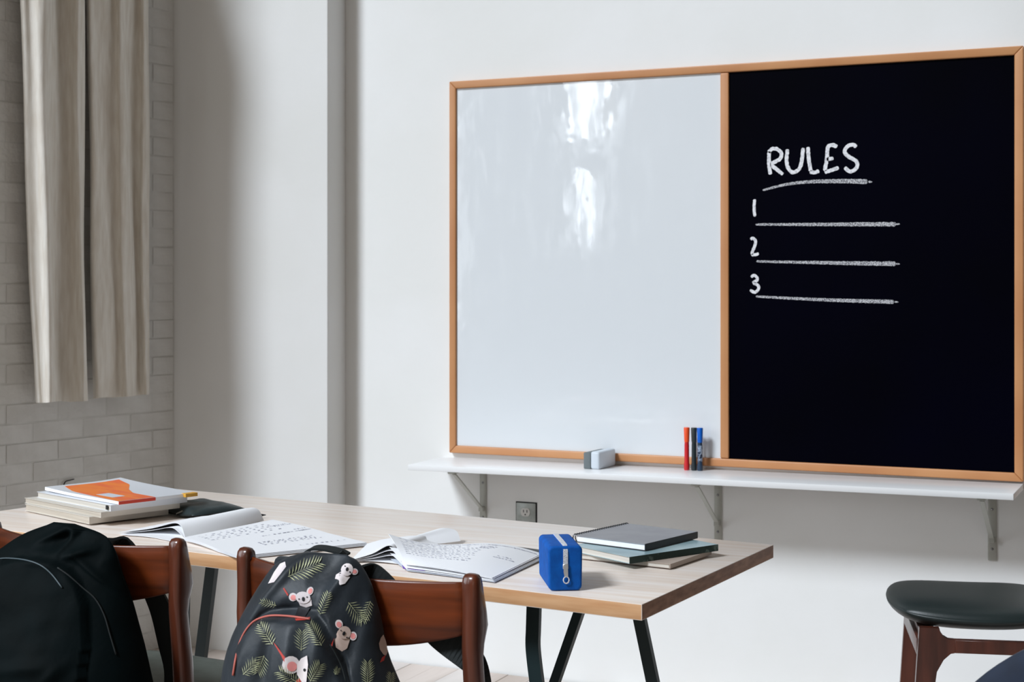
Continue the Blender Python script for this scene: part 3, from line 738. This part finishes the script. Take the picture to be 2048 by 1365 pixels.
P = catmull([(0, .0705, .045), (0, .0705, .065), (0, .066, .0815), (0, .03, .0828), (0, -.03, .0828), (0, -.060, .0820), (0, -.0685, .077), (0, -.0708, .065), (0, -.0710, .04)], 6)
V, F = ribbonVF(P, [(1, 0, 0)]*len(P), .0085, .0022); obj('zipper', V, F, M['zip'], pc, smooth=False)
V, F = ribbonVF([(0, -.0728, .046), (0, -.0742, .036), (.001, -.0740, .026)], [(1, 0, 0)]*3, [.007, .008, .0065], .0018); zp = obj('zipper_pull', V, F, M['zip_metal'], pc)
V, F = tubeVF([(.001+.0052*math.cos(t), -.0740, .0205+.0062*math.sin(t)) for t in [2*PI*q/14 for q in range(15)]], .0013, 6, False); obj('pull_ring', V, F, M['zip'], zp, smooth=True)
V, F = orient_box((0, -.0716, .050), (0, -.0716, .040), .010, .005, (1, 0, 0)); bevel(obj('zipper_slider', V, F, M['zip_metal'], zp), .001, 1)

# ================================================================ dining chairs
def post_mesh(xc, w=.034):
    prof = [(0, -.055, -.025), (.25, -.005, .030), (.42, .012, .058), (.50, .014, .056), (.56, .010, .050), (.62, .005, .040), (.655, .002, .035), (.68, .000, .040), (.71, .000, .053), (.735, .001, .048), (.76, .001, .040), (.785, .001, .033), (.795, .003, .030), (.801, .007, .025), (.803, .012, .020)]
    V = []; n = 16
    for i, (z, y0, y1) in enumerate(prof):
        k = 1 if z < .79 else {.795: .93, .801: .72, .803: .4}[z]
        if z == 0: k = .6
        for q in range(n):
            t = 2*PI*q/n; c, s = math.cos(t), math.sin(t)
            V.append((xc+w/2*k*math.copysign(abs(c)**.7, c), (y0+y1)/2+(y1-y0)/2*math.copysign(abs(s)**.7, s), z))
    F = [(i*n+q, i*n+(q+1) % n, (i+1)*n+(q+1) % n, (i+1)*n+q) for i in range(len(prof)-1) for q in range(n)]
    F += [tuple(range(n)), tuple(range((len(prof)-1)*n, len(prof)*n))]
    return V, F
def back_y(x, hw): return .020-.052*(1-(x/hw)**2)
def dining_chair(label, loc, rz):
    hw = .255
    r = thing('dining_chair', label, 'chair', loc, rz, 'teak dining chairs along the table')
    for s in (-1, 1):
        V, F = post_mesh(s*hw); obj('back_post', V, F, M['teak_dark'], r, smooth=True)
    nx_, V = 25, []
    hw2 = hw-.010
    for side in (0, 1):
        for i in range(nx_):
            x = -hw2+2*hw2*i/(nx_-1); yb = back_y(x, hw2); e = abs(x/hw2)
            zt = .786-.004*(1-e**2); zb = .662+.034*e**2.4
            for j, f in enumerate((0, .04, .12, .35, .65, .9, .97, 1)):
                z = zb+(zt-zb)*f; th = .009*(1 if .1 < f < .95 else .45)
                V.append((x, yb+(-th if side == 0 else th)+.006*(1-f), z))
    nv = 8; n = nx_*nv; F = gridF(nx_, nv)+gridF(nx_, nv, n)
    for i in range(nx_-1):
        F.append((i*nv, (i+1)*nv, n+(i+1)*nv, n+i*nv)); F.append((i*nv+nv-1, (i+1)*nv+nv-1, n+(i+1)*nv+nv-1, n+i*nv+nv-1))
    for j in range(nv-1):
        F.append((j, j+1, n+j+1, n+j)); k = (nx_-1)*nv; F.append((k+j, k+j+1, n+k+j+1, n+k+j))
    obj('backrest', V, F, M['teak'], r, smooth=True)
    # seat
    nu, nv = 18, 18; V = []
    for side in (0, 1):
        for i in range(nu):
            v = -1+2*i/(nu-1)
            for j in range(nv):
                u = -1+2*j/(nv-1)
                yy = .245+v*.215; hw3 = .225+.03*(v+1)/2
                e = (1-abs(u)**6)*(1-abs(v)**6)
                rr = 1-.12*(abs(u)**6*abs(v)**6)
                V.append((u*hw3*rr, .245+v*.215*rr, (.425+.026*max(0, e)**.4) if side else .418-.010*max(0, e)**.4))
    n = nu*nv; F = gridF(nu, nv)+gridF(nu, nv, n)
    for i in range(nu-1):
        F.append((i*nv, (i+1)*nv, n+(i+1)*nv, n+i*nv)); F.append((i*nv+nv-1, (i+1)*nv+nv-1, n+(i+1)*nv+nv-1, n+i*nv+nv-1))
        F.append((i, i+1, n+i+1, n+i)); k = (nu-1)*nv; F.append((k+i, k+i+1, n+k+i+1, n+k+i))
    obj('seat', V, F, M['vinyl_grey'], r, smooth=True)
    for s in (-1, 1):
        V, F = tubeVF([(s*.24, .42, .41), (s*.242, .43, .2), (s*.245, .44, 0)], [.019, .017, .012], 12); obj('front_leg', V, F, M['teak_dark'], r, smooth=True)
        V, F = orient_box((s*.25, .04, .385), (s*.238, .42, .385), .02, .045, (1, 0, 0)); bevel(obj('side_rail', V, F, M['teak_dark'], r), .003, 2)
    V, F = orient_box((-.235, .42, .385), (.235, .42, .385), .045, .02, (0, 0, 1)); bevel(obj('front_rail', V, F, M['teak_dark'], r), .003, 2)
    V, F = orient_box((-.24, .035, .385), (.24, .035, .385), .045, .02, (0, 0, 1)); bevel(obj('rear_rail', V, F, M['teak_dark'], r), .003, 2)
    return r
ch1 = dining_chair('teak dining chair at left, covered by the plain black backpack', (-2.107, 2.453, 0), math.radians(-4))
ch2 = dining_chair('teak dining chair holding the printed koala backpack', (-1.417, 2.375, 0), math.radians(-6.5))

# ================================================================ backpacks
def interp_smooth(T_, x):
    return interp(T_, x)
def pack_surface(rows, Ym, depth, foldf, yback):
    "rows: (py, pxl, pxr) outline in the plane y=Ym -> world tables"
    L_ = []; R_ = []
    for py, xl, xr in rows:
        a = ony(xl, py, Ym); b_ = ony(xr, py, Ym); L_.append((a.z, a.x)); R_.append((b_.z, b_.x))
    Ls = sorted([tuple(p) for p in L_]); Rs = sorted([tuple(p) for p in R_])
    z0 = max(Ls[0][0], Rs[0][0]); z1 = min(Ls[-1][0], Rs[-1][0])
    def sm(T_, z):   # smoothed table
        return sum(interp(T_, z+k*.006)*w_ for k, w_ in ((-1, .25), (0, .5), (1, .25)))
    def fy(x, z):
        xl, xr = sm(Ls, z), sm(Rs, z); s = (2*(x-xl)/(xr-xl)-1) if xr > xl else 0
        s = max(-1, min(1, s)); tz_ = (z-z0)/(z1-z0)
        e = (max(0, 1-abs(s)**2.6))**.5
        top = (1-max(0, min(1, tz_))**3.5*.92); bot = smoothstep(-.02, .12, tz_)**.5
        return Ym-depth(tz_)*e*top*bot-foldf(x, z, s, tz_)*e
    return sm, Ls, Rs, z0, z1, fy
def build_pack(root, rows, Ym, depth, foldf, m, nz=70, ns=60, thick_back=.03):
    sm, Ls, Rs, z0, z1, fy = pack_surface(rows, Ym, depth, foldf, None)
    V = []
    for i in range(nz):
        z = z0+(z1-z0)*i/(nz-1); xl, xr = sm(Ls, z), sm(Rs, z)
        for j in range(ns):
            s = -math.cos(PI*j/(ns-1)); x = (xl+xr)/2+(xr-xl)/2*s
            V.append((x, fy(x, z), z))
    for i in range(nz):
        z = z0+(z1-z0)*i/(nz-1); xl, xr = sm(Ls, z), sm(Rs, z)
        for j in range(ns):
            s = -math.cos(PI*j/(ns-1)); x = (xl+xr)/2+(xr-xl)/2*s
            V.append((x, Ym+thick_back*(max(0, 1-abs(s)**4))**.5*(1-((z-z0)/(z1-z0))**8), z))
    n = nz*ns; F = gridF(nz, ns)+gridF(nz, ns, n)
    for i in range(nz-1):
        F.append((i*ns, (i+1)*ns, n+(i+1)*ns, n+i*ns)); F.append((i*ns+ns-1, (i+1)*ns+ns-1, n+(i+1)*ns+ns-1, n+i*ns+ns-1))
    for j in range(ns-1):
        F.append((j, j+1, n+j+1, n+j)); k = (nz-1)*ns; F.append((k+j, k+j+1, n+k+j+1, n+k+j))
    o = obj('bag_body', V, F, m, root, world=True, smooth=True)
    return o, fy, z0, z1
def hit(px, py, fy, Y0=2.25, off=.0):
    "where the sight line through a point of the print meets the bag's surface"
    d = ray(px, py); k = 1/d.y
    def g(Y):
        return Y-fy(d.x*Y*k, CAMH+d.z*Y*k)
    lo = Y0-.16; hi = None; Y = lo
    while Y < Y0+.14:
        Y += .02
        if g(Y) >= 0: hi = Y; break
        lo = Y
    if hi is None: lo = hi = Y0+.08
    else:
        for _ in range(7):
            m_ = (lo+hi)/2
            if g(m_) >= 0: hi = m_
            else: lo = m_
    return ony(px, py, hi-off*1.5)
def crease(x, z, x0, z0, x1, z1, w_, a):
    "ridge of height a along a segment"
    p = Vector((x-x0, z-z0)); d = Vector((x1-x0, z1-z0)); t = max(0, min(1, p.dot(d)/d.dot(d))); r = (p-d*t).length
    return a*math.exp(-(r/w_)**2)*(.35+.65*math.sin(PI*min(1, max(0, t*.9+.05))))

# ---- printed pack on the right-hand chair
YM2 = 2.315
rows2 = [(1104, 620, 668), (1108, 596, 690), (1113, 577, 704), (1120, 563, 714), (1130, 550, 722), (1145, 539, 732), (1170, 524, 744), (1200, 508, 752), (1230, 494, 761), (1260, 482, 767), (1290, 473, 772), (1320, 467, 781), (1365, 462, 800), (1430, 458, 826), (1500, 462, 838), (1560, 480, 830), (1585, 500, 810)]
arc2 = [ony(x_, y_, 2.22) for x_, y_ in ((463, 1400), (468, 1340), (474, 1300), (488, 1265), (505, 1245), (522, 1236), (545, 1232), (585, 1234), (618, 1238), (640, 1262), (668, 1320), (700, 1400))]
arcT2 = [(p.x, p.z) for p in arc2]
def arc_z2(x): return interp(arcT2, x)
cr2 = [(ony(a, b_, 2.24), ony(c_, d_, 2.24), w_, h) for a, b_, c_, d_, w_, h in (
    (672, 1122, 636, 1225, .012, .016), (650, 1200, 655, 1365, .016, .012), (600, 1250, 612, 1365, .014, .010), (716, 1150, 738, 1365, .014, .018), (570, 1120, 500, 1235, .012, .014), (700, 1165, 690, 1330, .014, -.016),
    (545, 1225, 620, 1215, .016, -.014), (640, 1130, 600, 1180, .02, -.010), (755, 1200, 778, 1365, .012, -.010), (520, 1260, 500, 1365, .014, .008), (565, 1250, 560, 1365, .013, -.010))]
def fold2(x, z, s, t):
    v = .010*noise.noise(Vector((x*11, 2.3, z*5)))+.005*noise.noise(Vector((x*30, 7.3, z*14)))
    for a, b_, w_, h in cr2: v += crease(x, z, a.x, a.z, b_.x, b_.z, w_, h)
    d = arc_z2(x)-z; v += .020*smoothstep(-.001, .010, d)-.007*math.exp(-((d+.006)/.006)**2)
    return v
bp2 = thing('backpack', 'charcoal backpack printed with koalas and palm leaves hanging on a chair', 'backpack', (-1.55, 2.3, .42))
body2, fy2, _, _ = build_pack(bp2, rows2, YM2, lambda t: .135-.02*t, fold2, M['pack_dark'], 150, 120, .012)
P = [hit(x_, y_, fy2, 2.22, .0030) for x_, y_ in ((466, 1352), (471, 1320), (478, 1290), (490, 1264), (506, 1245), (524, 1236), (545, 1232), (575, 1233), (600, 1236), (620, 1239))]
V, F = tubeVF(catmull(P, 5), .0020, 6); obj('pocket_piping', V, F, M['piping'], bp2, world=True, smooth=True)
P = [hit(x_, y_, fy2, 2.22, .0030) for x_, y_ in ((660, 1290), (672, 1310), (684, 1336), (692, 1365))]
V, F = tubeVF(catmull(P, 4), .0014, 6); obj('seam', V, F, M['strap'], bp2, world=True, smooth=True)
def patch(name, polys, m, parent, fy, off=.0012):
    "flat print: pixel polygons laid on the bag's surface"
    parts = []
    for poly in polys:
        c = (sum(p[0] for p in poly)/len(poly), sum(p[1] for p in poly)/len(poly)); n = len(poly)
        rings = [[hit(c[0], c[1], fy, 2.22, off)]]
        for f in (.35, .7, 1): rings.append([hit(c[0]+(p[0]-c[0])*f, c[1]+(p[1]-c[1])*f, fy, 2.22, off) for p in poly])
        V = rings[0]+rings[1]+rings[2]+rings[3]; F = [(0, 1+k, 1+(k+1) % n) for k in range(n)]
        for q in range(2): F += [(1+q*n+k, 1+q*n+(k+1) % n, 1+(q+1)*n+(k+1) % n, 1+(q+1)*n+k) for k in range(n)]
        parts.append((V, F))
    V, F = joinVF(parts); return obj(name, V, F, m, parent, world=True, smooth=True)
def ell(cx_, cy_, rx, ry, rot=0, n=14):
    c, s = math.cos(math.radians(rot)), math.sin(math.radians(rot))
    return [(cx_+rx*math.cos(2*PI*k/n)*c-ry*math.sin(2*PI*k/n)*s, cy_+rx*math.cos(2*PI*k/n)*s+ry*math.sin(2*PI*k/n)*c) for k in range(n)]
def leafp(x0, y0, x1, y1, fl_, nf=9, droop=.5, fy=None):
    "palm leaf from base to tip with slim fronds on both sides"
    parts = []; d = Vector((x1-x0, y1-y0)); L_ = d.length; d.normalize(); nrm = Vector((-d.y, d.x))
    polys = []
    for k in range(nf):
        f = (k+.3)/nf; b_ = Vector((x0, y0))+d*L_*f; l = fl_*(.55+.9*math.sin(PI*(f*.8+.12)))*random.uniform(.85, 1.1)
        for sg in (-1, 1):
            t = (d*(.55+.5*f)+nrm*sg*(1-.25*f)).normalized(); tip = b_+t*l; mid = b_+t*l*.45+d*l*.04; q = Vector((-t.y, t.x))*max(.5, L_*.017)
            polys.append([b_, mid+q, tip, mid-q])
    polys.append([Vector((x0, y0))+nrm*.6, Vector((x1, y1)), Vector((x0, y0))-nrm*.6])
    V = []; F = []
    for p in polys:
        n = len(V); V += [hit(a.x, a.y, fy, 2.22, .0014) for a in p]; F.append(tuple(range(n, n+len(p))))
    return obj('printed_leaf', V, F, M['leafp'], bp2, world=True)
for a in ((576, 1154, 640, 1126, 20, 11), (640, 1229, 657, 1186, 11, 9), (697, 1206, 724, 1240, 18, 8), (741, 1203, 726, 1244, 12, 9), (552, 1212, 522, 1204, 9, 7), (545, 1290, 520, 1250, 15, 9),
          (602, 1302, 604, 1264, 15, 8), (643, 1292, 620, 1250, 16, 10), (486, 1350, 512, 1326, 15, 8), (528, 1312, 516, 1346, 17, 8), (620, 1364, 640, 1330, 16, 9), (735, 1372, 735, 1326, 15, 11), (598, 1368, 560, 1344, 16, 9), (780, 1375, 783, 1348, 10, 8), (670, 1350, 676, 1338, 7, 5)):
    leafp(*a[:4], a[4], a[5], fy=fy2)
def koala(head, ears, body, nose, m=None, face=True):
    m = m or M['koala']
    if body: patch('printed_koala_body', body, m, body2p, fy2, .0010)
    if ears:
        for e, i_ in ears:
            patch('printed_koala_ear', [e], M['koala'], body2p, fy2, .0013); patch('printed_ear_inside', [i_], M['pink'], body2p, fy2, .0017)
    if head: patch('printed_koala_head', head, m, body2p, fy2, .0019)
    if nose: patch('printed_koala_face', nose, M['ink'], body2p, fy2, .0024)
body2p = bp2
koala([ell(606, 1196, 15, 12, 10)], [(ell(586, 1195, 8.5, 8.5), ell(586.5, 1196, 5.5, 5.5)), (ell(620, 1183, 6.5, 9, 25), ell(620.5, 1183, 4, 6, 25))], [[(595, 1200), (622, 1196), (624, 1212), (612, 1216), (600, 1212)]], [ell(606.5, 1199, 3, 4.5), ell(598, 1199, 1.5, 1.5), ell(614, 1195, 1.5, 1.5)])
koala([ell(694, 1140, 12, 13, 30)], [(ell(709, 1144, 7, 6.5), ell(709, 1144, 4.5, 4))], [[(686, 1142), (672, 1150), (670, 1158), (680, 1171), (690, 1168), (700, 1155)]], [ell(694, 1139, 2.6, 4, 20), ell(700, 1145, 1.6, 1.6), ell(690, 1133, 1.4, 1.4)])
koala([ell(689, 1266, 13, 13)], [(ell(678, 1249, 7.5, 9, -20), ell(678, 1250, 5, 6, -20)), (ell(706, 1273, 7.5, 9), ell(706, 1273, 5, 6))], [[(676, 1262), (668, 1280), (672, 1296), (684, 1304), (694, 1298), (700, 1280)]], [ell(688, 1268, 3, 4.5, 20), ell(694, 1276, 1.6, 1.6), ell(682, 1262, 1.4, 1.4)], M['koala_tan'])
koala(None, None, [[(767, 1270), (762, 1276), (758, 1288), (760, 1300), (767, 1310), (772, 1312), (776, 1304), (772, 1284)]], None, M['koala_tan'])
koala([[(594, 1330), (602, 1318), (614, 1312), (616, 1330), (614, 1350), (612, 1372), (604, 1366), (594, 1350)]], [(ell(582, 1331, 18, 18), ell(584, 1334, 10, 10))], None, [ell(609, 1341, 2.6, 3.2)])
patch('printed_koala_body', [[(570, 1124), (560, 1128), (548, 1145), (536, 1168), (548, 1165), (560, 1150), (572, 1134)]], M['koala'], bp2, fy2, .001)
patch('printed_branch', [[(546, 1285), (552, 1291), (572, 1318), (568, 1325), (562, 1312)], [(478+90, 1176), (577, 1190), (575, 1193), (566, 1178)], [(590, 1238), (620, 1235), (620, 1240), (592, 1242)], [(660, 1292), (665, 1284), (668, 1275), (664, 1296)], [(764, 1316), (772, 1310), (768, 1322), (760, 1326)], [(592, 1362), (600, 1356), (606, 1380), (596, 1380)]], M['redp'], bp2, fy2, .0012)
patch('printed_panel', [[(597, 1214), (620, 1216), (616, 1224), (610, 1234), (590, 1232)]], M['ink'], bp2, fy2, .0012)
# handle loop and side straps
hp = [ony(x_, y_, 2.33) for x_, y_ in ((608, 1113), (618, 1101), (632, 1096), (655, 1098), (680, 1104), (694, 1111))]
V, F = ribbonVF(catmull(hp, 5), [(0, 1, .15)]*26, .022, .004); obj('handle_loop', V, F, M['strap'], bp2, world=True, smooth=False)
hp = [ony(x_, y_, 2.325) for x_, y_ in ((692, 1110), (686, 1115), (684, 1124))]
V, F = ribbonVF(catmull(hp, 4), [(1, .3, 0)]*9, .02, .006); obj('handle_loop', V, F, M['strap'], bp2, world=True)
inv = lambda x_, y_, z_: root_matrix(ch2) @ Vector((x_, y_, z_))
# right strap: over the top rail, down the front of the backrest, out below it and round the post
P = [inv(-.01, -.085, .755), inv(.005, -.062, .787), inv(.025, -.035, .793), inv(.05, -.008, .791), inv(.075, .002, .775), inv(.12, .014, .73), inv(.17, .024, .69), inv(.21, .034, .665), inv(.236, .044, .645), inv(.256, .048, .622), inv(.271, .038, .595), inv(.2745, .020, .56), inv(.2745, .002, .52), inv(.25, -.03, .45), inv(.14, -.05, .40)]
Pc = catmull(P, 5); nv_ = []
for i, p in enumerate(Pc):
    f = i/(len(Pc)-1); nv_.append(Vector((1, .3, .2)) if f < .28 else (Vector((.35, 0, 1)) if f < .5 else (Vector((.1, .55, .8)) if f < .66 else Vector((.1, .85, -.4)))))
nv2 = [sum((nv_[max(0, min(len(nv_)-1, i+k))] for k in range(-4, 5)), Vector()) for i in range(len(nv_))]
V, F = ribbonVF(Pc, nv2, [.034+.014*smoothstep(.3, .5, i/len(Pc))-.022*smoothstep(.55, .66, i/len(Pc)) for i in range(len(Pc))], .005); obj('shoulder_strap', V, F, M['strap'], bp2, world=True, smooth=False)
inv2 = lambda x_, y_, z_: root_matrix(ch2) @ Vector((x_, y_, z_))
P = [inv2(-.09, -.06, .78), inv2(-.115, -.045, .797), inv2(-.12, -.02, .80), inv2(-.125, .02, .78), inv2(-.15, .03, .70)]
V, F = ribbonVF(catmull(P, 4), [(1, 0, 0)]*17, .030, .006); obj('shoulder_strap', V, F, M['pack_dark'], bp2, world=True)

# ---- plain black pack on the left-hand chair
YM1 = 2.375
rows1 = [(1045, 112, 134), (1049, 98, 150), (1054, 84, 168), (1060, 66, 186), (1068, 48, 206), (1080, 28, 219), (1095, 8, 227), (1115, -22, 235), (1145, -60, 243), (1180, -85, 256), (1210, -95, 266), (1250, -100, 277), (1290, -104, 288), (1330, -106, 297), (1380, -106, 308), (1440, -104, 316), (1500, -100, 318), (1560, -88, 308), (1590, -60, 300)]
arcT1 = [(p.x, p.z) for p in [ony(x_, y_, 2.26) for x_, y_ in ((-110, 1240), (-80, 1165), (-40, 1130), (0, 1120), (40, 1121), (70, 1128), (95, 1143), (118, 1170), (140, 1215), (155, 1290), (160, 1400))]]
cr1 = [(ony(a, b_, 2.28), ony(c_, d_, 2.28), w_, h) for a, b_, c_, d_, w_, h in (
    (125, 1045, 30, 1095, .008, .010), (98, 1060, 84, 1112, .008, .012), (100, 1118, 138, 1112, .008, .016), (140, 1080, 170, 1100, .03, -.012), (62, 1098, 100, 1085, .012, -.014), (110, 1120, 220, 1225, .005, .012),
    (160, 1135, 205, 1125, .010, .010), (0, 1105, 110, 1128, .012, .010), (0, 1332, 26, 1322, .008, .014), (40, 1330, 130, 1325, .014, .010), (150, 1325, 120, 1360, .012, .010), (200, 1060, 215, 1080, .006, .006), (175, 1110, 240, 1340, .02, -.008), (230, 1310, 245, 1365, .012, .010))]
def fold1(x, z, s, t):
    v = .012*noise.noise(Vector((x*9, 1.3, z*7)))+.004*noise.noise(Vector((x*26, 4.3, z*24)))
    for a, b_, w_, h in cr1: v += crease(x, z, a.x, a.z, b_.x, b_.z, w_, h)
    d = interp(arcT1, x)-z; v += .022*smoothstep(-.001, .010, d)-.004*math.exp(-((d-.006)/.004)**2)
    return v
bp1 = thing('backpack', 'plain black backpack hanging over the back of the left chair', 'backpack', (-2.15, 2.36, .42))
body1, fy1, _, _ = build_pack(bp1, rows1, YM1, lambda t: .15-.03*t, fold1, M['pack_black'], 150, 130)
P = [hit(x_, y_, fy1, 2.27, .0012) for x_, y_ in ((-60, 1146), (-30, 1126), (0, 1118), (30, 1118), (60, 1123), (84, 1133), (104, 1150), (124, 1176))]
V, F = tubeVF(catmull(P, 5), .0016, 6); obj('pocket_piping', V, F, M['pack_lit_rim'], bp1, world=True, smooth=True)
P = [hit(x_, y_, fy1, 2.27, .0012) for x_, y_ in ((115, 1136), (138, 1152), (165, 1176), (190, 1198), (208, 1230), (220, 1270), (232, 1310))]
V, F = tubeVF(catmull(P, 5), .0016, 6); obj('zipper_line', V, F, M['strap'], bp1, world=True, smooth=True)
iv = lambda x_, y_, z_: root_matrix(ch1) @ Vector((x_, y_, z_))
P = [iv(.065, -.07, .770), iv(.08, -.045, .787), iv(.10, -.018, .789), iv(.115, .010, .782), iv(.145, .030, .73), iv(.172, .034, .69), iv(.197, .036, .645), iv(.218, .034, .59), iv(.240, .028, .53), iv(.248, .0, .46), iv(.21, -.04, .41), iv(.15, -.06, .38)]
Pc = catmull(P, 5); V, F = ribbonVF(Pc, [(1, .1, .25)]*len(Pc), [.040+.010*smoothstep(.4, .6, i/len(Pc)) for i in range(len(Pc))], .006); obj('shoulder_strap', V, F, M['strap'], bp1, world=True)

# ================================================================ stool by the wall
st = thing('stool', 'dark walnut stool with a thick black padded seat near the right edge', 'stool', (0, 0, 0), math.radians(15))
A = onz(1838, 1330, .36)
rz = math.radians(15); ux = Vector((math.cos(rz), math.sin(rz), 0)); uy = Vector((-ux.y, ux.x, 0))
SW, SDp = .40, .40
cen = A+ux*(SW/2-.01)+uy*(SDp/2-.01); DZ = .026; st.location = (cen.x, cen.y, 0)
nu, nv = 26, 26; V = []
for side in (0, 1):
    for i in range(nu):
        v = -math.cos(PI*i/(nu-1))
        for j in range(nv):
            u = -math.cos(PI*j/(nv-1))
            # superellipse mapping of the square to a rounded plan
            r_ = 1-.17*(abs(u)*abs(v))**2
            e = max(0, (1-abs(u)**3.5)*(1-abs(v)**3.5))**.5
            saddle = .010*(u*u)
            V.append((u*.210*r_-.045, v*.205*r_, .476+saddle+(.036*e if side else -.040*e)))
n = nu*nv; F = gridF(nu, nv)+gridF(nu, nv, n)
for i in range(nu-1):
    F.append((i*nv, (i+1)*nv, n+(i+1)*nv, n+i*nv)); F.append((i*nv+nv-1, (i+1)*nv+nv-1, n+(i+1)*nv+nv-1, n+i*nv+nv-1))
    F.append((i, i+1, n+i+1, n+i)); k = (nu-1)*nv; F.append((k+i, k+i+1, n+k+i+1, n+k+i))
obj('seat', V, F, M['vinyl_black'], st, smooth=True)
def stool_frame(y, sgn):
    "front/rear frame: two tapered legs flared at the top and a rail between, one continuous board"
    for s in (-1, 1):
        prof = []
        x0 = s*(SW/2-.01)
        # outer edge straight, inner edge flared into the rail
        outer = [(x0+s*.028*(1-z/.43), z) for z in (0, .1, .2, .3, .40, .428)]
        inner = [(x0-s*(.020)+s*.028*(1), 0), (x0-s*.036+s*.02, .12), (x0-s*.044+s*.013, .24), (x0-s*.050+s*.008, .32), (x0-s*.058, .350), (x0-s*.075, .366), (x0-s*.085, .368), (x0-s*.085, .400), (x0-s*.07, .401), (x0-s*.058, .408), (x0-s*.05, .419), (x0-s*.048, .428)]
        poly = [(a_, z_ if z_ == 0 else z_+DZ) for a_, z_ in outer+inner[::-1]]; n = len(poly)
        V = [(p[0], y-.011, p[1]) for p in poly]+[(p[0], y+.011, p[1]) for p in poly]
        F = [tuple(range(n)), tuple(range(n, 2*n))]+[(k, (k+1) % n, n+(k+1) % n, n+k) for k in range(n)]
        o = obj('leg', V, F, M['walnut'], st)
        bm = bmesh.new(); bm.from_mesh(o.data); bmesh.ops.triangulate(bm, faces=[f for f in bm.faces if len(f.verts) > 4]); bm.to_mesh(o.data); bm.free()
    xi = SW/2-.01-.085
    box('rail', (-xi, y-.011, .368+DZ), (xi, y+.011, .400+DZ), M['walnut'], st, .001, 1)
stool_frame(-(SDp/2-.01), 1); stool_frame(SDp/2-.01, 1)
for s in (-1, 1):
    V, F = orient_box((s*(SW/2-.012), -(SDp/2-.02), .375+DZ), (s*(SW/2-.012), SDp/2-.02, .375+DZ), .014, .042, (1, 0, 0)); bevel(obj('side_rail', V, F, M['walnut'], st), .002, 2)
box('seat_support', (-.15, -.02, .401+DZ), (.15, .02, .414+DZ), M['walnut'], st, .001, 1)
for s in (-1, 1):
    box('seat_support', (s*.165-.02, -(SDp/2-.022), .395+DZ), (s*.165+.02, SDp/2-.022, .410+DZ), M['walnut'], st, .001, 1)

# ================================================================ navy chair in the foreground
nc = thing('upholstered_chair', 'navy blue velvet chair back cut off by the bottom right corner', 'chair', (.3, 2.15, 0), math.radians(26))
Z = 2.25
pc_ = CC+FW*Z+RT*((2225-1024)/FPX*Z)-Matrix.Rotation(math.radians(26), 3, 'Z') @ Vector((0, -.2, 0)); nc.location = (pc_.x, pc_.y, 0)
nu, nv = 26, 16; V = []
for side in (0, 1):
    for i in range(nu):
        t = i/(nu-1); z = .46+.35*t
        for j in range(nv):
            s = -math.cos(PI*j/(nv-1))
            hw_ = .255*(max(0, 1-(max(0, t-.12)/.88)**2.2))**.5 if t < 1 else 0.0
            hw_ = max(hw_, .02)
            e = max(0, (1-abs(s)**3))**.5*max(.1, (1-t**6))**.5
            yb = -.20+.11*abs(s*hw_/.255)**2-.05*t
            V.append((s*hw_, yb+(-.03*e if side == 0 else .03*e), z))
n = nu*nv; F = gridF(nu, nv)+gridF(nu, nv, n)
for i in range(nu-1):
    F.append((i*nv, (i+1)*nv, n+(i+1)*nv, n+i*nv)); F.append((i*nv+nv-1, (i+1)*nv+nv-1, n+(i+1)*nv+nv-1, n+i*nv+nv-1))
for j in range(nv-1):
    F.append((j, j+1, n+j+1, n+j)); k = (nu-1)*nv; F.append((k+j, k+j+1, n+k+j+1, n+k+j))
obj('backrest', V, F, M['navy'], nc, smooth=True)
o = box('seat', (-.24, -.20, .38), (.24, .26, .47), M['navy'], nc, .035, 4)
for sx in (-1, 1):
    for sy_ in (-1, 1):
        V, F = tubeVF([(sx*.19, .02+sy_*.19, .39), (sx*.22, .02+sy_*.22, 0)], [.018, .011], 10); obj('leg', V, F, M['walnut'], nc, smooth=True)
